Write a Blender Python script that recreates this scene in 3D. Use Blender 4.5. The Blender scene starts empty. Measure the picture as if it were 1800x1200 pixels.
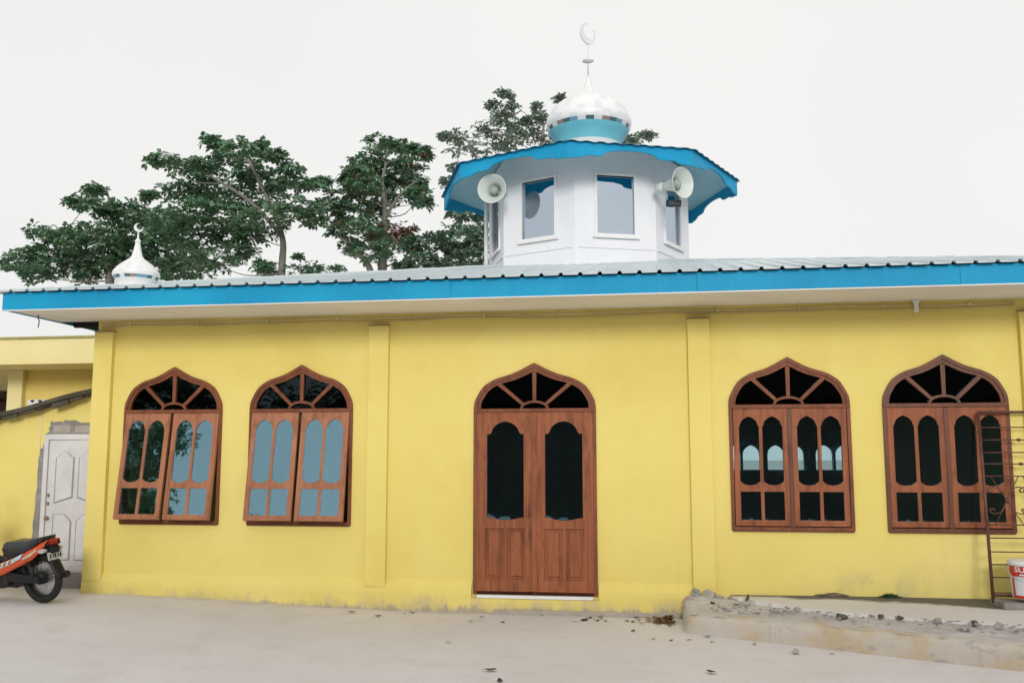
import bpy, bmesh, math, random
from mathutils import Vector, Matrix, Euler
random.seed(11)
scene = bpy.context.scene
COL = scene.collection
PI = math.pi
R = math.radians

# ------------------------------------------------------------------ helpers
class MB:
    """collects shapes into one mesh object"""
    def __init__(s):
        s.bm = bmesh.new(); s.M = Matrix.Identity(4)
    def _v(s, p): return s.bm.verts.new(s.M @ Vector(p))
    def face(s, pts, mi=0):
        f = s.bm.faces.new([s._v(p) for p in pts]); f.material_index = mi; return f
    def box(s, x0, x1, y0, y1, z0, z1, bev=0.0, mi=0, seg=2):
        n0 = set(s.bm.faces)
        vs = [s._v((x, y, z)) for x in (x0, x1) for y in (y0, y1) for z in (z0, z1)]
        fs = []
        for q in ((0,1,3,2),(4,6,7,5),(0,4,5,1),(2,3,7,6),(0,2,6,4),(1,5,7,3)):
            fs.append(s.bm.faces.new([vs[i] for i in q]))
        for f in fs: f.material_index = mi
        if bev > 0:
            es = list({e for f in fs for e in f.edges})
            r = bmesh.ops.bevel(s.bm, geom=es, offset=bev, segments=seg, profile=.5, affect='EDGES')
            for f in r['faces']: f.material_index = mi
        return s
    def plate(s, outer, holes, y0, y1, mi=0, bev=0.0):
        """polygon (x,z) with holes, extruded from y0 to y1"""
        es = []; allv = []
        for loop in [outer] + list(holes):
            vs = [s.bm.verts.new((p[0], y0, p[1])) for p in loop]; allv += vs
            for i in range(len(vs)):
                es.append(s.bm.edges.new((vs[i], vs[(i+1) % len(vs)])))
        r = bmesh.ops.triangle_fill(s.bm, use_beauty=True, use_dissolve=False, edges=es, normal=(0,-1,0))
        fs = [g for g in r['geom'] if isinstance(g, bmesh.types.BMFace)]
        ex = bmesh.ops.extrude_face_region(s.bm, geom=fs)
        nv = [g for g in ex['geom'] if isinstance(g, bmesh.types.BMVert)]
        for v in nv: v.co.y = y1
        nf = set()
        for v in allv + nv:
            for f in v.link_faces: nf.add(f)
        for f in nf: f.material_index = mi
        for v in allv + nv: v.co = s.M @ v.co
        return s
    def prism(s, poly, y0, y1, mi=0, bev=0.0, seg=2):
        """convex-ish polygon (x,z) extruded along y"""
        a = [s._v((p[0], y0, p[1])) for p in poly]; b = [s._v((p[0], y1, p[1])) for p in poly]
        n = len(poly); fs = [s.bm.faces.new(a), s.bm.faces.new(b[::-1])]
        for i in range(n): fs.append(s.bm.faces.new((a[i], b[i], b[(i+1)%n], a[(i+1)%n])))
        for f in fs: f.material_index = mi
        if bev > 0:
            es = list(set(fs[0].edges) | set(fs[1].edges))
            r = bmesh.ops.bevel(s.bm, geom=es, offset=bev, segments=seg, profile=.5, affect='EDGES')
            for f in r['faces']: f.material_index = mi
        return s
    def slab(s, poly, z0, z1, mi=0, bev=0.0):
        a = [s._v((p[0], p[1], z0)) for p in poly]; b = [s._v((p[0], p[1], z1)) for p in poly]
        n = len(poly); fs = [s.bm.faces.new(a[::-1]), s.bm.faces.new(b)]
        for i in range(n): fs.append(s.bm.faces.new((a[i], a[(i+1)%n], b[(i+1)%n], b[i])))
        for f in fs: f.material_index = mi
        if bev > 0:
            r = bmesh.ops.bevel(s.bm, geom=list(fs[1].edges), offset=bev, segments=2, profile=.5, affect='EDGES')
            for f in r['faces']: f.material_index = mi
        return s
    def tube(s, pts, rad, n=8, mi=0, cap=True, closed=False):
        pts = [Vector(p) for p in pts]
        rs = rad if isinstance(rad, (list, tuple)) else [rad]*len(pts)
        rings = []; prev = None
        m = len(pts)
        for i, p in enumerate(pts):
            if closed: t = pts[(i+1)%m] - pts[i-1]
            else: t = pts[min(i+1, m-1)] - pts[max(i-1, 0)]
            if t.length < 1e-9: t = Vector((0,0,1))
            t.normalize()
            if prev is None:
                up = Vector((0,0,1)) if abs(t.z) < .9 else Vector((1,0,0))
                u = t.cross(up).normalized()
            else:
                u = (prev - t*prev.dot(t))
                u = u.normalized() if u.length > 1e-6 else t.orthogonal().normalized()
            prev = u; w = t.cross(u)
            rings.append([s._v(p + (u*math.cos(2*PI*k/n) + w*math.sin(2*PI*k/n))*rs[i]) for k in range(n)])
        rng = range(m) if closed else range(m-1)
        for i in rng:
            A = rings[i]; B = rings[(i+1)%m]
            for k in range(n):
                f = s.bm.faces.new((A[k], A[(k+1)%n], B[(k+1)%n], B[k])); f.smooth = True; f.material_index = mi
        if cap and not closed:
            f = s.bm.faces.new(rings[0][::-1]); f.material_index = mi
            f = s.bm.faces.new(rings[-1]); f.material_index = mi
        return s
    def lathe(s, prof, n=24, mi=0, axis='z', origin=(0,0,0), pick=None, smooth=True):
        """profile [(r,h)] about an axis"""
        o = Vector(origin); rings = []
        for (r, h) in prof:
            ring = []
            for k in range(n):
                a = 2*PI*k/n; c, d = r*math.cos(a), r*math.sin(a)
                p = {'z': (c, d, h), 'y': (c, h, d), 'x': (h, c, d)}[axis]
                ring.append(s._v(o + Vector(p)))
            rings.append(ring)
        for i in range(len(rings)-1):
            for k in range(n):
                f = s.bm.faces.new((rings[i][k], rings[i][(k+1)%n], rings[i+1][(k+1)%n], rings[i+1][k]))
                f.smooth = smooth; f.material_index = pick(i, k) if pick else mi
        for ring in (rings[0], rings[-1]):
            try:
                f = s.bm.faces.new(ring); f.material_index = mi
            except ValueError: pass
        return s
    def build(s, name, mats, parent=None, weld=True):
        bm = s.bm
        if weld: bmesh.ops.remove_doubles(bm, verts=bm.verts, dist=1e-5)
        bmesh.ops.recalc_face_normals(bm, faces=bm.faces)
        me = bpy.data.meshes.new(name); bm.to_mesh(me); bm.free()
        for m in (mats if isinstance(mats, (list, tuple)) else [mats]): me.materials.append(m)
        o = bpy.data.objects.new(name, me); COL.objects.link(o)
        if parent: o.parent = parent
        return o

def tag(o, label=None, cat=None, group=None, kind=None):
    if label: o['label'] = label
    if cat: o['category'] = cat
    if group: o['group'] = group
    if kind: o['kind'] = kind
    return o
def thing(name, label, cat, loc=(0,0,0), rz=0, group=None):
    o = bpy.data.objects.new(name, None); COL.objects.link(o)
    o.empty_display_size = .2; o.location = loc; o.rotation_euler = (0,0,rz)
    return tag(o, label, cat, group)
def copy_tree(o, parent=None):
    c = o.copy(); COL.objects.link(c)
    if parent: c.parent = parent
    for ch in list(o.children): copy_tree(ch, c)
    return c
def crom(pts, n=5):
    out = []; m = len(pts)
    for i in range(m-1):
        p0 = pts[max(i-1,0)]; p1 = pts[i]; p2 = pts[i+1]; p3 = pts[min(i+2,m-1)]
        for j in range(n):
            t = j/n
            out.append(tuple(.5*((2*b) + (-a+c)*t + (2*a-5*b+4*c-d)*t*t + (-a+3*b-3*c+d)*t**3) for a,b,c,d in zip(p0,p1,p2,p3)))
    out.append(tuple(pts[-1])); return out

# ------------------------------------------------------------------ materials
class NT:
    def __init__(s, name):
        s.m = bpy.data.materials.new(name); s.m.use_nodes = True
        s.t = s.m.node_tree; s.n = s.t.nodes; s.n.clear()
        s.out = s.n.new('ShaderNodeOutputMaterial')
    def new(s, typ, **kw):
        n = s.n.new(typ)
        for k, v in kw.items(): setattr(n, k, v)
        return n
    def link(s, a, b): s.t.links.new(a, b)
    def coord(s, scale=(1,1,1), kind='Object'):
        tc = s.new('ShaderNodeTexCoord'); mp = s.new('ShaderNodeMapping'); mp.inputs['Scale'].default_value = scale
        s.link(tc.outputs[kind], mp.inputs['Vector']); return mp.outputs['Vector']
    def noise(s, vec, scale, detail=4, rough=.55):
        n = s.new('ShaderNodeTexNoise'); n.inputs['Scale'].default_value = scale
        n.inputs['Detail'].default_value = detail; n.inputs['Roughness'].default_value = rough
        s.link(vec, n.inputs['Vector']); return n.outputs['Fac']
    def ramp(s, fac, stops):
        r = s.new('ShaderNodeValToRGB'); e = r.color_ramp.elements
        while len(e) > 1: e.remove(e[0])
        for i, (p, c) in enumerate(stops):
            el = e[0] if i == 0 else e.new(p)
            el.position = p; el.color = (*c, 1) if len(c) == 3 else c
        s.link(fac, r.inputs['Fac']); return r.outputs['Color']
    def mix(s, fac, a, b, typ='MIX'):
        m = s.new('ShaderNodeMix', data_type='RGBA', blend_type=typ)
        for sock, v in ((m.inputs[0], fac), (m.inputs[6], a), (m.inputs[7], b)):
            if hasattr(v, 'is_linked'): s.link(v, sock)
            elif isinstance(v, (int, float)): sock.default_value = v
            else: sock.default_value = (*v, 1)
        return m.outputs[2]
    def math(s, op, a, b=None, c=None, clamp=False):
        m = s.new('ShaderNodeMath', operation=op, use_clamp=clamp)
        for i, v in enumerate((a, b, c)):
            if v is None: continue
            if hasattr(v, 'is_linked'): s.link(v, m.inputs[i])
            else: m.inputs[i].default_value = v
        return m.outputs[0]
    def bsdf(s, color, rough=.6, spec=.5, metal=0.0, bump=None, bstr=.2, bdist=.01):
        p = s.new('ShaderNodeBsdfPrincipled')
        if hasattr(color, 'is_linked'): s.link(color, p.inputs['Base Color'])
        else: p.inputs['Base Color'].default_value = (*color, 1)
        if hasattr(rough, 'is_linked'): s.link(rough, p.inputs['Roughness'])
        else: p.inputs['Roughness'].default_value = rough
        p.inputs['Specular IOR Level'].default_value = spec; p.inputs['Metallic'].default_value = metal
        if bump is not None:
            b = s.new('ShaderNodeBump'); b.inputs['Strength'].default_value = bstr; b.inputs['Distance'].default_value = bdist
            s.link(bump, b.inputs['Height']); s.link(b.outputs['Normal'], p.inputs['Normal'])
        s.link(p.outputs[0], s.out.inputs['Surface']); return p

def simple(name, col, rough=.6, spec=.4, metal=0.0, var=.12, scale=6, bump=.1):
    k = NT(name); v = k.coord()
    n = k.noise(v, scale, 5); n2 = k.noise(v, scale*7, 3)
    a = tuple(min(1, c*(1-var)) for c in col); b = tuple(min(1, c*(1+var)) for c in col)
    c = k.ramp(n, [(.3, a), (.7, b)])
    k.bsdf(c, rough, spec, metal, bump=n2 if bump else None, bstr=bump, bdist=.004)
    return k.m

def yellow_paint(name, base, stain=True):
    k = NT(name); v = k.coord()
    n = k.noise(v, .55, 4, .6); n2 = k.noise(v, 3.2, 6, .65)
    lo = (base[0]*.93, base[1]*.90, base[2]*.78); hi = (min(1,base[0]*1.04), min(1,base[1]*1.05), base[2]*1.22)
    c = k.ramp(n, [(.30, lo), (.5, base), (.72, hi)])
    c = k.mix(k.math('MULTIPLY', k.ramp(n2, [(.50,(0,0,0)),(.75,(1,1,1))]), .16), c, (base[0]*.8, base[1]*.72, base[2]*.7))
    # vertical rain streaks
    vs = k.coord((5, 5, .35)); st = k.noise(vs, 1.6, 5, .7)
    c = k.mix(k.math('MULTIPLY', k.ramp(st, [(.55,(0,0,0)),(.8,(1,1,1))]), .13), c, (base[0]*.78, base[1]*.72, base[2]*.75))
    if stain:
        g = k.new('ShaderNodeNewGeometry'); sx = k.new('ShaderNodeSeparateXYZ'); k.link(g.outputs['Position'], sx.inputs[0])
        z = sx.outputs['Z']
        n3 = k.noise(k.coord((2.2, 2.2, .9)), 1.7, 7, .72); n4 = k.noise(k.coord((9, 9, 2)), 1.0, 5, .7)
        h = k.math('MULTIPLY_ADD', n3, .75, k.math('MULTIPLY', n4, .25))
        lim = k.math('MULTIPLY_ADD', h, .78, -.235)           # stain height in metres
        d = k.math('SUBTRACT', lim, z)
        m = k.math('MULTIPLY', d, 9.0, clamp=True)
        c = k.mix(k.math('MULTIPLY', m, .5), c, (.44,.385,.29))
        lim2 = k.math('MULTIPLY_ADD', n4, .30, -.085)
        m2 = k.math('MULTIPLY', k.math('SUBTRACT', lim2, z), 26.0, clamp=True)
        c = k.mix(k.math('MULTIPLY', m2, .75), c, (.34,.30,.26))
    if stain:   # grey mould patches on the right part of the wall above the walkway
        px_ = k.math('SUBTRACT', 1.0, k.math('ABSOLUTE', k.math('MULTIPLY', k.math('SUBTRACT', sx.outputs['X'], 2.2), 1.25)), clamp=True)
        pz_ = k.math('MULTIPLY', k.math('SUBTRACT', .58, z), 3.2, clamp=True)
        mm = k.math('MULTIPLY', k.ramp(k.noise(k.coord((1,1,.8)), 3.4, 6, .7), [(.47,(0,0,0)),(.60,(1,1,1))]), k.math('MULTIPLY', px_, pz_))
        c = k.mix(k.math('MULTIPLY', mm, .6), c, (.36,.33,.24))
    bump = k.math('ADD', k.math('MULTIPLY', k.noise(v, 2.0, 3), 1.6), k.math('MULTIPLY', k.noise(v, 38, 4), .22))
    k.bsdf(c, .62, .3, bump=bump, bstr=.30, bdist=.02)
    return k.m

def wood(name, dark, light, rough=.42, sc=1.0):
    k = NT(name)
    tc = k.new('ShaderNodeTexCoord'); oi = k.new('ShaderNodeObjectInfo')
    ad = k.new('ShaderNodeVectorMath', operation='ADD'); k.link(tc.outputs['Object'], ad.inputs[0])
    cb = k.new('ShaderNodeCombineXYZ'); k.link(k.math('MULTIPLY', oi.outputs['Random'], 9.0), cb.inputs[0]); k.link(k.math('MULTIPLY', oi.outputs['Random'], 5.0), cb.inputs[2])
    k.link(cb.outputs[0], ad.inputs[1])
    def vec(s):
        mp = k.new('ShaderNodeMapping'); mp.inputs['Scale'].default_value = s; k.link(ad.outputs[0], mp.inputs['Vector']); return mp.outputs[0]
    g = k.noise(vec((28*sc, 28*sc, 1.6*sc)), 1.0, 6, .65); b = k.noise(vec((3, 3, 1.0)), 1.0, 4, .6)
    c = k.ramp(g, [(.28, dark), (.72, light)])
    c = k.mix(k.math('MULTIPLY', k.ramp(b, [(.35,(0,0,0)),(.7,(1,1,1))]), .45), c, tuple(x*1.25 for x in light))
    w = k.noise(vec((7, 7, 2.5)), 1.0, 6, .7)
    c = k.mix(k.math('MULTIPLY', k.ramp(w, [(.53,(0,0,0)),(.68,(1,1,1))]), .6), c, tuple(x*.6 for x in dark))
    w2 = k.noise(vec((11, 11, 3)), 1.3, 6, .75)
    c = k.mix(k.math('MULTIPLY', k.ramp(w2, [(.62,(0,0,0)),(.72,(1,1,1))]), .40), c, tuple(min(1,x*1.7) for x in light))
    k.bsdf(c, rough, .28, bump=g, bstr=.25, bdist=.003)
    return k.m

def glass(name, fac, refl, trans, rough=.015):
    k = NT(name)
    t = k.new('ShaderNodeBsdfTransparent'); t.inputs[0].default_value = (*trans, 1)
    g = k.new('ShaderNodeBsdfGlossy'); g.inputs['Color'].default_value = (*refl, 1); g.inputs['Roughness'].default_value = rough
    n = k.noise(k.coord(), 2.2, 3); b = k.new('ShaderNodeBump'); b.inputs['Strength'].default_value = .09; b.inputs['Distance'].default_value = .02
    k.link(n, b.inputs['Height']); k.link(b.outputs[0], g.inputs['Normal'])
    mx = k.new('ShaderNodeMixShader'); mx.inputs[0].default_value = fac
    k.link(t.outputs[0], mx.inputs[1]); k.link(g.outputs[0], mx.inputs[2]); k.link(mx.outputs[0], k.out.inputs['Surface'])
    return k.m

def leaf_mat(name, stops, trans=.25, rough=.42):
    k = NT(name)
    g = k.new('ShaderNodeNewGeometry')
    c = k.ramp(g.outputs['Random Per Island'], stops)
    n = k.noise(k.coord(), .9, 3)
    c = k.mix(k.math('MULTIPLY', n, .25), c, (.025,.06,.045))
    p = k.new('ShaderNodeBsdfPrincipled'); k.link(c, p.inputs['Base Color']); p.inputs['Roughness'].default_value = rough
    p.inputs['Specular IOR Level'].default_value = .5
    t = k.new('ShaderNodeBsdfTranslucent'); k.link(k.mix(.35, c, (.16,.30,.10)), t.inputs[0])
    mx = k.new('ShaderNodeMixShader'); mx.inputs[0].default_value = trans
    k.link(p.outputs[0], mx.inputs[1]); k.link(t.outputs[0], mx.inputs[2]); k.link(mx.outputs[0], k.out.inputs['Surface'])
    return k.m

M = {}
M['yellow'] = yellow_paint('yellow_paint', (.775,.64,.185))
M['yellow_b'] = yellow_paint('yellow_paint_old', (.74,.58,.16), stain=False)
M['cream'] = yellow_paint('cream_paint', (.80,.70,.34), stain=False)
M['wood'] = wood('red_brown_wood', (.115,.034,.013), (.35,.112,.044), .55)
M['wood_frame'] = wood('brown_frame_wood', (.085,.027,.012), (.25,.080,.034), .55)
M['wood_faded_sheen'] = wood('faded_sky_sheen_wood', (.21,.076,.036), (.42,.178,.095))  # fading plus the sky sheen on tilted shutters, put into the colour
M['wood_dark'] = wood('dark_frame_wood', (.065,.024,.012), (.17,.058,.026))
M['glass'] = glass('tinted_glass', .23, (.50,.78,.93), (.80,.97,1.0))
M['glass_dark'] = glass('dark_glass', .03, (.7,.9,1.0), (.10,.15,.15))
M['glass_pale'] = glass('pale_glass', .55, (.80,.88,1.0), (.55,.62,.66))
def blue_board():
    k = NT('faded_blue_paint'); v = k.coord()
    n = k.noise(v, .9, 5, .6); st = k.noise(k.coord((7,7,.7)), 1.5, 6, .7); n2 = k.noise(v, 22, 5, .7)
    c = k.ramp(n, [(.3,(.005,.255,.48)),(.55,(.008,.31,.55)),(.75,(.016,.37,.60))])
    c = k.mix(k.math('MULTIPLY', k.ramp(st, [(.52,(0,0,0)),(.75,(1,1,1))]), .30), c, (.035,.20,.33))
    c = k.mix(k.math('MULTIPLY', k.ramp(n2, [(.62,(0,0,0)),(.72,(1,1,1))]), .30), c, (.25,.45,.55))
    k.bsdf(c, .55, .2, bump=n2, bstr=.15, bdist=.004)
    return k.m
M['blue'] = blue_board()
M['blue_roof'] = simple('blue_roof_edge', (.03,.15,.25), .4, .4, var=.2)
M['blue_pale'] = simple('pale_blue_paint', (.30,.52,.60), .6, .3, var=.06, scale=1.5)
M['white'] = simple('white_paint', (.78,.78,.78), .55, .35, var=.03)
def white_wall():
    k = NT('whitewashed_wall'); v = k.coord(); n = k.noise(v, 1.3, 5); st = k.noise(k.coord((9,9,.8)), 1.3, 6, .7)
    c = k.ramp(n, [(.3,(.74,.745,.785)),(.7,(.80,.805,.835))])
    c = k.mix(k.math('MULTIPLY', k.ramp(st, [(.54,(0,0,0)),(.76,(1,1,1))]), .22), c, (.50,.51,.54))
    k.bsdf(c, .65, .25, bump=k.noise(v, 30, 4), bstr=.2, bdist=.006)
    return k.m
M['lilac'] = white_wall()
M['soffit'] = simple('off_white_soffit', (.88,.86,.82), .7, .2, var=.07, scale=1.4)
M['dark_void'] = simple('dark_timber_and_vent_shade', (.028,.024,.020), .8, .2)
M['roof'] = simple('pale_metal_roof', (.56,.63,.645), .38, .5, var=.08, scale=1.1)
M['rust'] = simple('rusty_edge', (.30,.22,.15), .7, .2, var=.3, scale=5)
M['inner'] = simple('room_wall', (.36,.40,.36), .8, .2)
M['inner_floor'] = simple('room_floor', (.14,.12,.11), .5, .4)
M['ceil'] = simple('room_ceiling', (.22,.21,.19), .8, .2)
M['metal_pipe'] = simple('painted_conduit', (.62,.52,.28), .5, .4, var=.2, scale=3)
M['iron'] = simple('rusty_wrought_iron', (.115,.052,.036), .6, .35, var=.35, scale=9)
M['turq'] = simple('turquoise_paint', (.17,.55,.66), .5, .4, var=.1, scale=3)
M['tile_w'] = simple('white_dome_tile', (.80,.80,.80), .3, .5, var=.02)
M['tile_g'] = simple('grey_white_dome_tile', (.70,.72,.74), .3, .5, var=.03)
M['tile_d'] = simple('dark_teal_tile', (.06,.13,.14), .3, .5)
M['tile_b'] = simple('brown_tile', (.30,.20,.17), .3, .5)
M['tile_t'] = simple('blue_tile', (.13,.32,.42), .3, .5)
M['steel'] = simple('dull_steel', (.55,.60,.62), .3, .5, metal=.6, var=.1)
M['horn'] = simple('grey_white_horn', (.62,.66,.62), .45, .4, var=.06)
M['horn_d'] = simple('grey_horn_core', (.30,.35,.34), .5, .4)
M['black_r'] = simple('black_rubber', (.018,.018,.018), .7, .3, var=.2, scale=20)
M['black_p'] = simple('black_plastic', (.014,.014,.015), .45, .25, var=.1)
M['seat'] = simple('black_vinyl', (.022,.023,.026), .38, .55, var=.1, scale=12)
M['orange'] = simple('orange_red_plastic', (.58,.085,.022), .3, .5, var=.05)
M['decal'] = simple('pale_decal', (.52,.47,.36), .45, .4, var=.35, scale=30)
M['decal_b'] = simple('blue_white_decal', (.45,.55,.66), .45, .4, var=.3, scale=30)
M['chrome'] = simple('worn_chrome', (.55,.55,.53), .3, .5, metal=.9, var=.1)
M['engine'] = simple('dirty_engine_metal', (.028,.026,.024), .6, .3, metal=.2, var=.4, scale=14)
M['red_lamp'] = simple('red_lamp_plastic', (.35,.03,.02), .2, .5)
M['grey_lamp'] = simple('grey_lamp_plastic', (.45,.42,.40), .25, .5)
M['plate_w'] = simple('number_plate_white', (.45,.45,.43), .5, .3, var=.2, scale=40)
M['door_w'] = simple('weathered_white_door', (.62,.61,.61), .6, .3, var=.10, scale=4)
M['groove'] = simple('door_groove_grey', (.30,.30,.30), .7, .2)
M['cement'] = simple('grey_cement', (.27,.255,.24), .9, .15, var=.22, scale=7, bump=.5)
M['block'] = simple('cement_block', (.40,.36,.31), .9, .15, var=.1, scale=9, bump=.4)
M['asb'] = simple('dark_weathered_sheet', (.085,.075,.055), .85, .2, var=.35, scale=4)
M['roof_brown'] = simple('brown_tile_roof', (.10,.065,.05), .8, .2, var=.2)
M['bark'] = simple('pale_grey_bark', (.20,.185,.16), .85, .2, var=.25, scale=5, bump=.5)
M['bucket_w'] = simple('white_bucket_plastic', (.74,.74,.76), .35, .5, var=.03)
M['bucket_r'] = simple('red_bucket_print', (.52,.03,.022), .35, .5, var=.06)
M['bucket_p'] = simple('pale_bucket_panel', (.66,.66,.72), .4, .4, var=.05)
M['olive'] = simple('olive_roof_edge', (.36,.33,.12), .6, .3)
M['house_w'] = simple('added_house_dark', (.045,.038,.032), .8, .2)
M['stone'] = simple('grey_stone', (.34,.325,.31), .9, .2, var=.3, scale=12, bump=.4)
M['stone_d'] = simple('dark_stone', (.11,.105,.10), .9, .2, var=.3, scale=12, bump=.4)
M['moss'] = simple('green_moss', (.045,.085,.04), .95, .1, var=.4, scale=25, bump=.5)
M['leafbrown'] = leaf_mat('dry_leaf', [(0,(.10,.045,.022)),(.5,(.19,.085,.035)),(1,(.30,.16,.07))], .1, .6)
M['leafdark'] = leaf_mat('dark_dry_leaf', [(0,(.035,.025,.02)),(1,(.07,.045,.03))], .05, .6)
M['leafpale'] = leaf_mat('pale_dry_leaf', [(0,(.30,.22,.12)),(1,(.42,.33,.20))], .1, .6)

def concrete_yard():
    k = NT('pale_concrete'); v = k.coord()
    n = k.noise(v, .35, 5, .6); n2 = k.noise(v, 2.6, 7, .7); n3 = k.noise(v, 30, 4, .7)
    c = k.ramp(n, [(.3,(.625,.592,.580)),(.55,(.685,.652,.642)),(.75,(.72,.688,.678))])
    c = k.mix(k.math('MULTIPLY', k.ramp(n2, [(.5,(0,0,0)),(.78,(1,1,1))]), .28), c, (.36,.32,.29))
    c = k.mix(k.math('MULTIPLY', k.ramp(n3, [(.55,(0,0,0)),(.8,(1,1,1))]), .16), c, (.33,.31,.29))
    # dirt gathered along the foot of the wall
    g = k.new('ShaderNodeNewGeometry'); sx = k.new('ShaderNodeSeparateXYZ'); k.link(g.outputs['Position'], sx.inputs[0])
    d = k.math('MULTIPLY', k.math('ADD', k.math('MULTIPLY_ADD', n2, .5, .02), sx.outputs['Y']), 3.0, clamp=True)
    c = k.mix(k.math('MULTIPLY', d, .45), c, (.33,.29,.24))
    k.bsdf(c, .85, .2, bump=k.math('ADD', n2, k.math('MULTIPLY', n3, .3)), bstr=.25, bdist=.015)
    return k.m
M['yard'] = concrete_yard()

def kerb_paint():
    k = NT('peeling_kerb_paint'); v = k.coord()
    n = k.noise(v, 1.6, 6, .65); n2 = k.noise(k.coord((1,1,2.5)), 4.5, 6, .7); n3 = k.noise(k.coord((8,8,1.2)), 1.6, 5, .7)
    c = k.ramp(n, [(.36,(.55,.52,.48)),(.50,(.53,.475,.40)),(.60,(.52,.41,.27))])
    c = k.mix(k.ramp(n2, [(.56,(0,0,0)),(.64,(.75,.75,.75))]), c, (.36,.335,.31))
    c = k.mix(k.math('MULTIPLY', k.ramp(n3, [(.58,(0,0,0)),(.74,(1,1,1))]), .5), c, (.33,.28,.22))
    k.bsdf(c, .85, .2, bump=k.math('ADD', n2, n), bstr=.45, bdist=.02)
    return k.m
M['kerb'] = kerb_paint()
def rough_concrete():
    k = NT('broken_concrete'); v = k.coord()
    n = k.noise(v, 3, 7, .7); n2 = k.noise(v, 14, 6, .75)
    c = k.ramp(n, [(.3,(.47,.44,.425)),(.5,(.56,.535,.515)),(.72,(.63,.605,.585))])
    c = k.mix(k.math('MULTIPLY', k.ramp(n2, [(.55,(0,0,0)),(.7,(1,1,1))]), .45), c, (.20,.185,.17))
    k.bsdf(c, .9, .15, bump=k.math('ADD', n, n2), bstr=.8, bdist=.03)
    return k.m
M['rubble'] = rough_concrete()
def walkway():
    k = NT('smooth_walkway'); v = k.coord()
    n = k.noise(v, .9, 5, .6); n2 = k.noise(v, 8, 6, .7)
    c = k.ramp(n, [(.3,(.60,.57,.54)),(.7,(.68,.65,.62))])
    g = k.new('ShaderNodeNewGeometry'); sx = k.new('ShaderNodeSeparateXYZ'); k.link(g.outputs['Position'], sx.inputs[0])
    # damp algae band next to the wall, wider towards the gate
    wid = k.math('MULTIPLY', k.math('SUBTRACT', sx.outputs['X'], .5), .20, clamp=True)
    edge = k.math('ADD', k.math('MULTIPLY_ADD', k.noise(v, 2.2, 5, .6), .45, -.19), wid)
    m = k.math('MULTIPLY', k.math('ADD', sx.outputs['Y'], edge), 9.0, clamp=True)
    c = k.mix(k.math('MULTIPLY', m, .90), c, (.085,.072,.048))
    k.bsdf(c, .85, .2, bump=n2, bstr=.25, bdist=.01)
    return k.m
M['walk'] = walkway()

# ------------------------------------------------------------------ world, sun, camera
SUN_EL, SUN_AZ = R(16), math.atan2(.14, -.99)
w = bpy.data.worlds.new('World'); scene.world = w; w.use_nodes = True
nt = w.node_tree; nt.nodes.clear()
wo = nt.nodes.new('ShaderNodeOutputWorld'); bg = nt.nodes.new('ShaderNodeBackground')
sky = nt.nodes.new('ShaderNodeTexSky'); sky.sky_type = 'NISHITA'; sky.sun_disc = False
sky.sun_elevation = SUN_EL; sky.sun_rotation = SUN_AZ; sky.dust_density = 3.0
hs = nt.nodes.new('ShaderNodeHueSaturation'); hs.inputs['Saturation'].default_value = .25
mx = nt.nodes.new('ShaderNodeMix'); mx.data_type = 'RGBA'; mx.inputs[0].default_value = .90
mx.inputs[7].default_value = (7.8,7.77,7.66,1)          # the even white of a bright overcast
nt.links.new(sky.outputs[0], hs.inputs['Color']); nt.links.new(hs.outputs[0], mx.inputs[6])
tcw = nt.nodes.new('ShaderNodeTexCoord'); nz = nt.nodes.new('ShaderNodeTexNoise'); nz.inputs['Scale'].default_value = 1.6; nz.inputs['Detail'].default_value = 4
nt.links.new(tcw.outputs['Generated'], nz.inputs['Vector'])
rp = nt.nodes.new('ShaderNodeValToRGB'); rp.color_ramp.elements[0].position = .3; rp.color_ramp.elements[1].position = .7
rp.color_ramp.elements[0].color = (.955,.957,.965,1); rp.color_ramp.elements[1].color = (1.03,1.03,1.02,1)
nt.links.new(nz.outputs['Fac'], rp.inputs['Fac'])
ml = nt.nodes.new('ShaderNodeMix'); ml.data_type = 'RGBA'; ml.blend_type = 'MULTIPLY'; ml.inputs[0].default_value = 1
nt.links.new(mx.outputs[2], ml.inputs[6]); nt.links.new(rp.outputs[0], ml.inputs[7])
nt.links.new(ml.outputs[2], bg.inputs['Color']); bg.inputs['Strength'].default_value = .1
nt.links.new(bg.outputs[0], wo.inputs['Surface'])
sl = bpy.data.lights.new('sun', 'SUN'); sl.energy = 1.3; sl.angle = R(15); sl.color = (1,.975,.94)
so = bpy.data.objects.new('sun', sl); COL.objects.link(so)
sd = Vector((math.sin(SUN_AZ)*math.cos(SUN_EL), math.cos(SUN_AZ)*math.cos(SUN_EL), math.sin(SUN_EL)))
so.rotation_euler = sd.to_track_quat('Z', 'Y').to_euler(); so.location = sd*40

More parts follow.
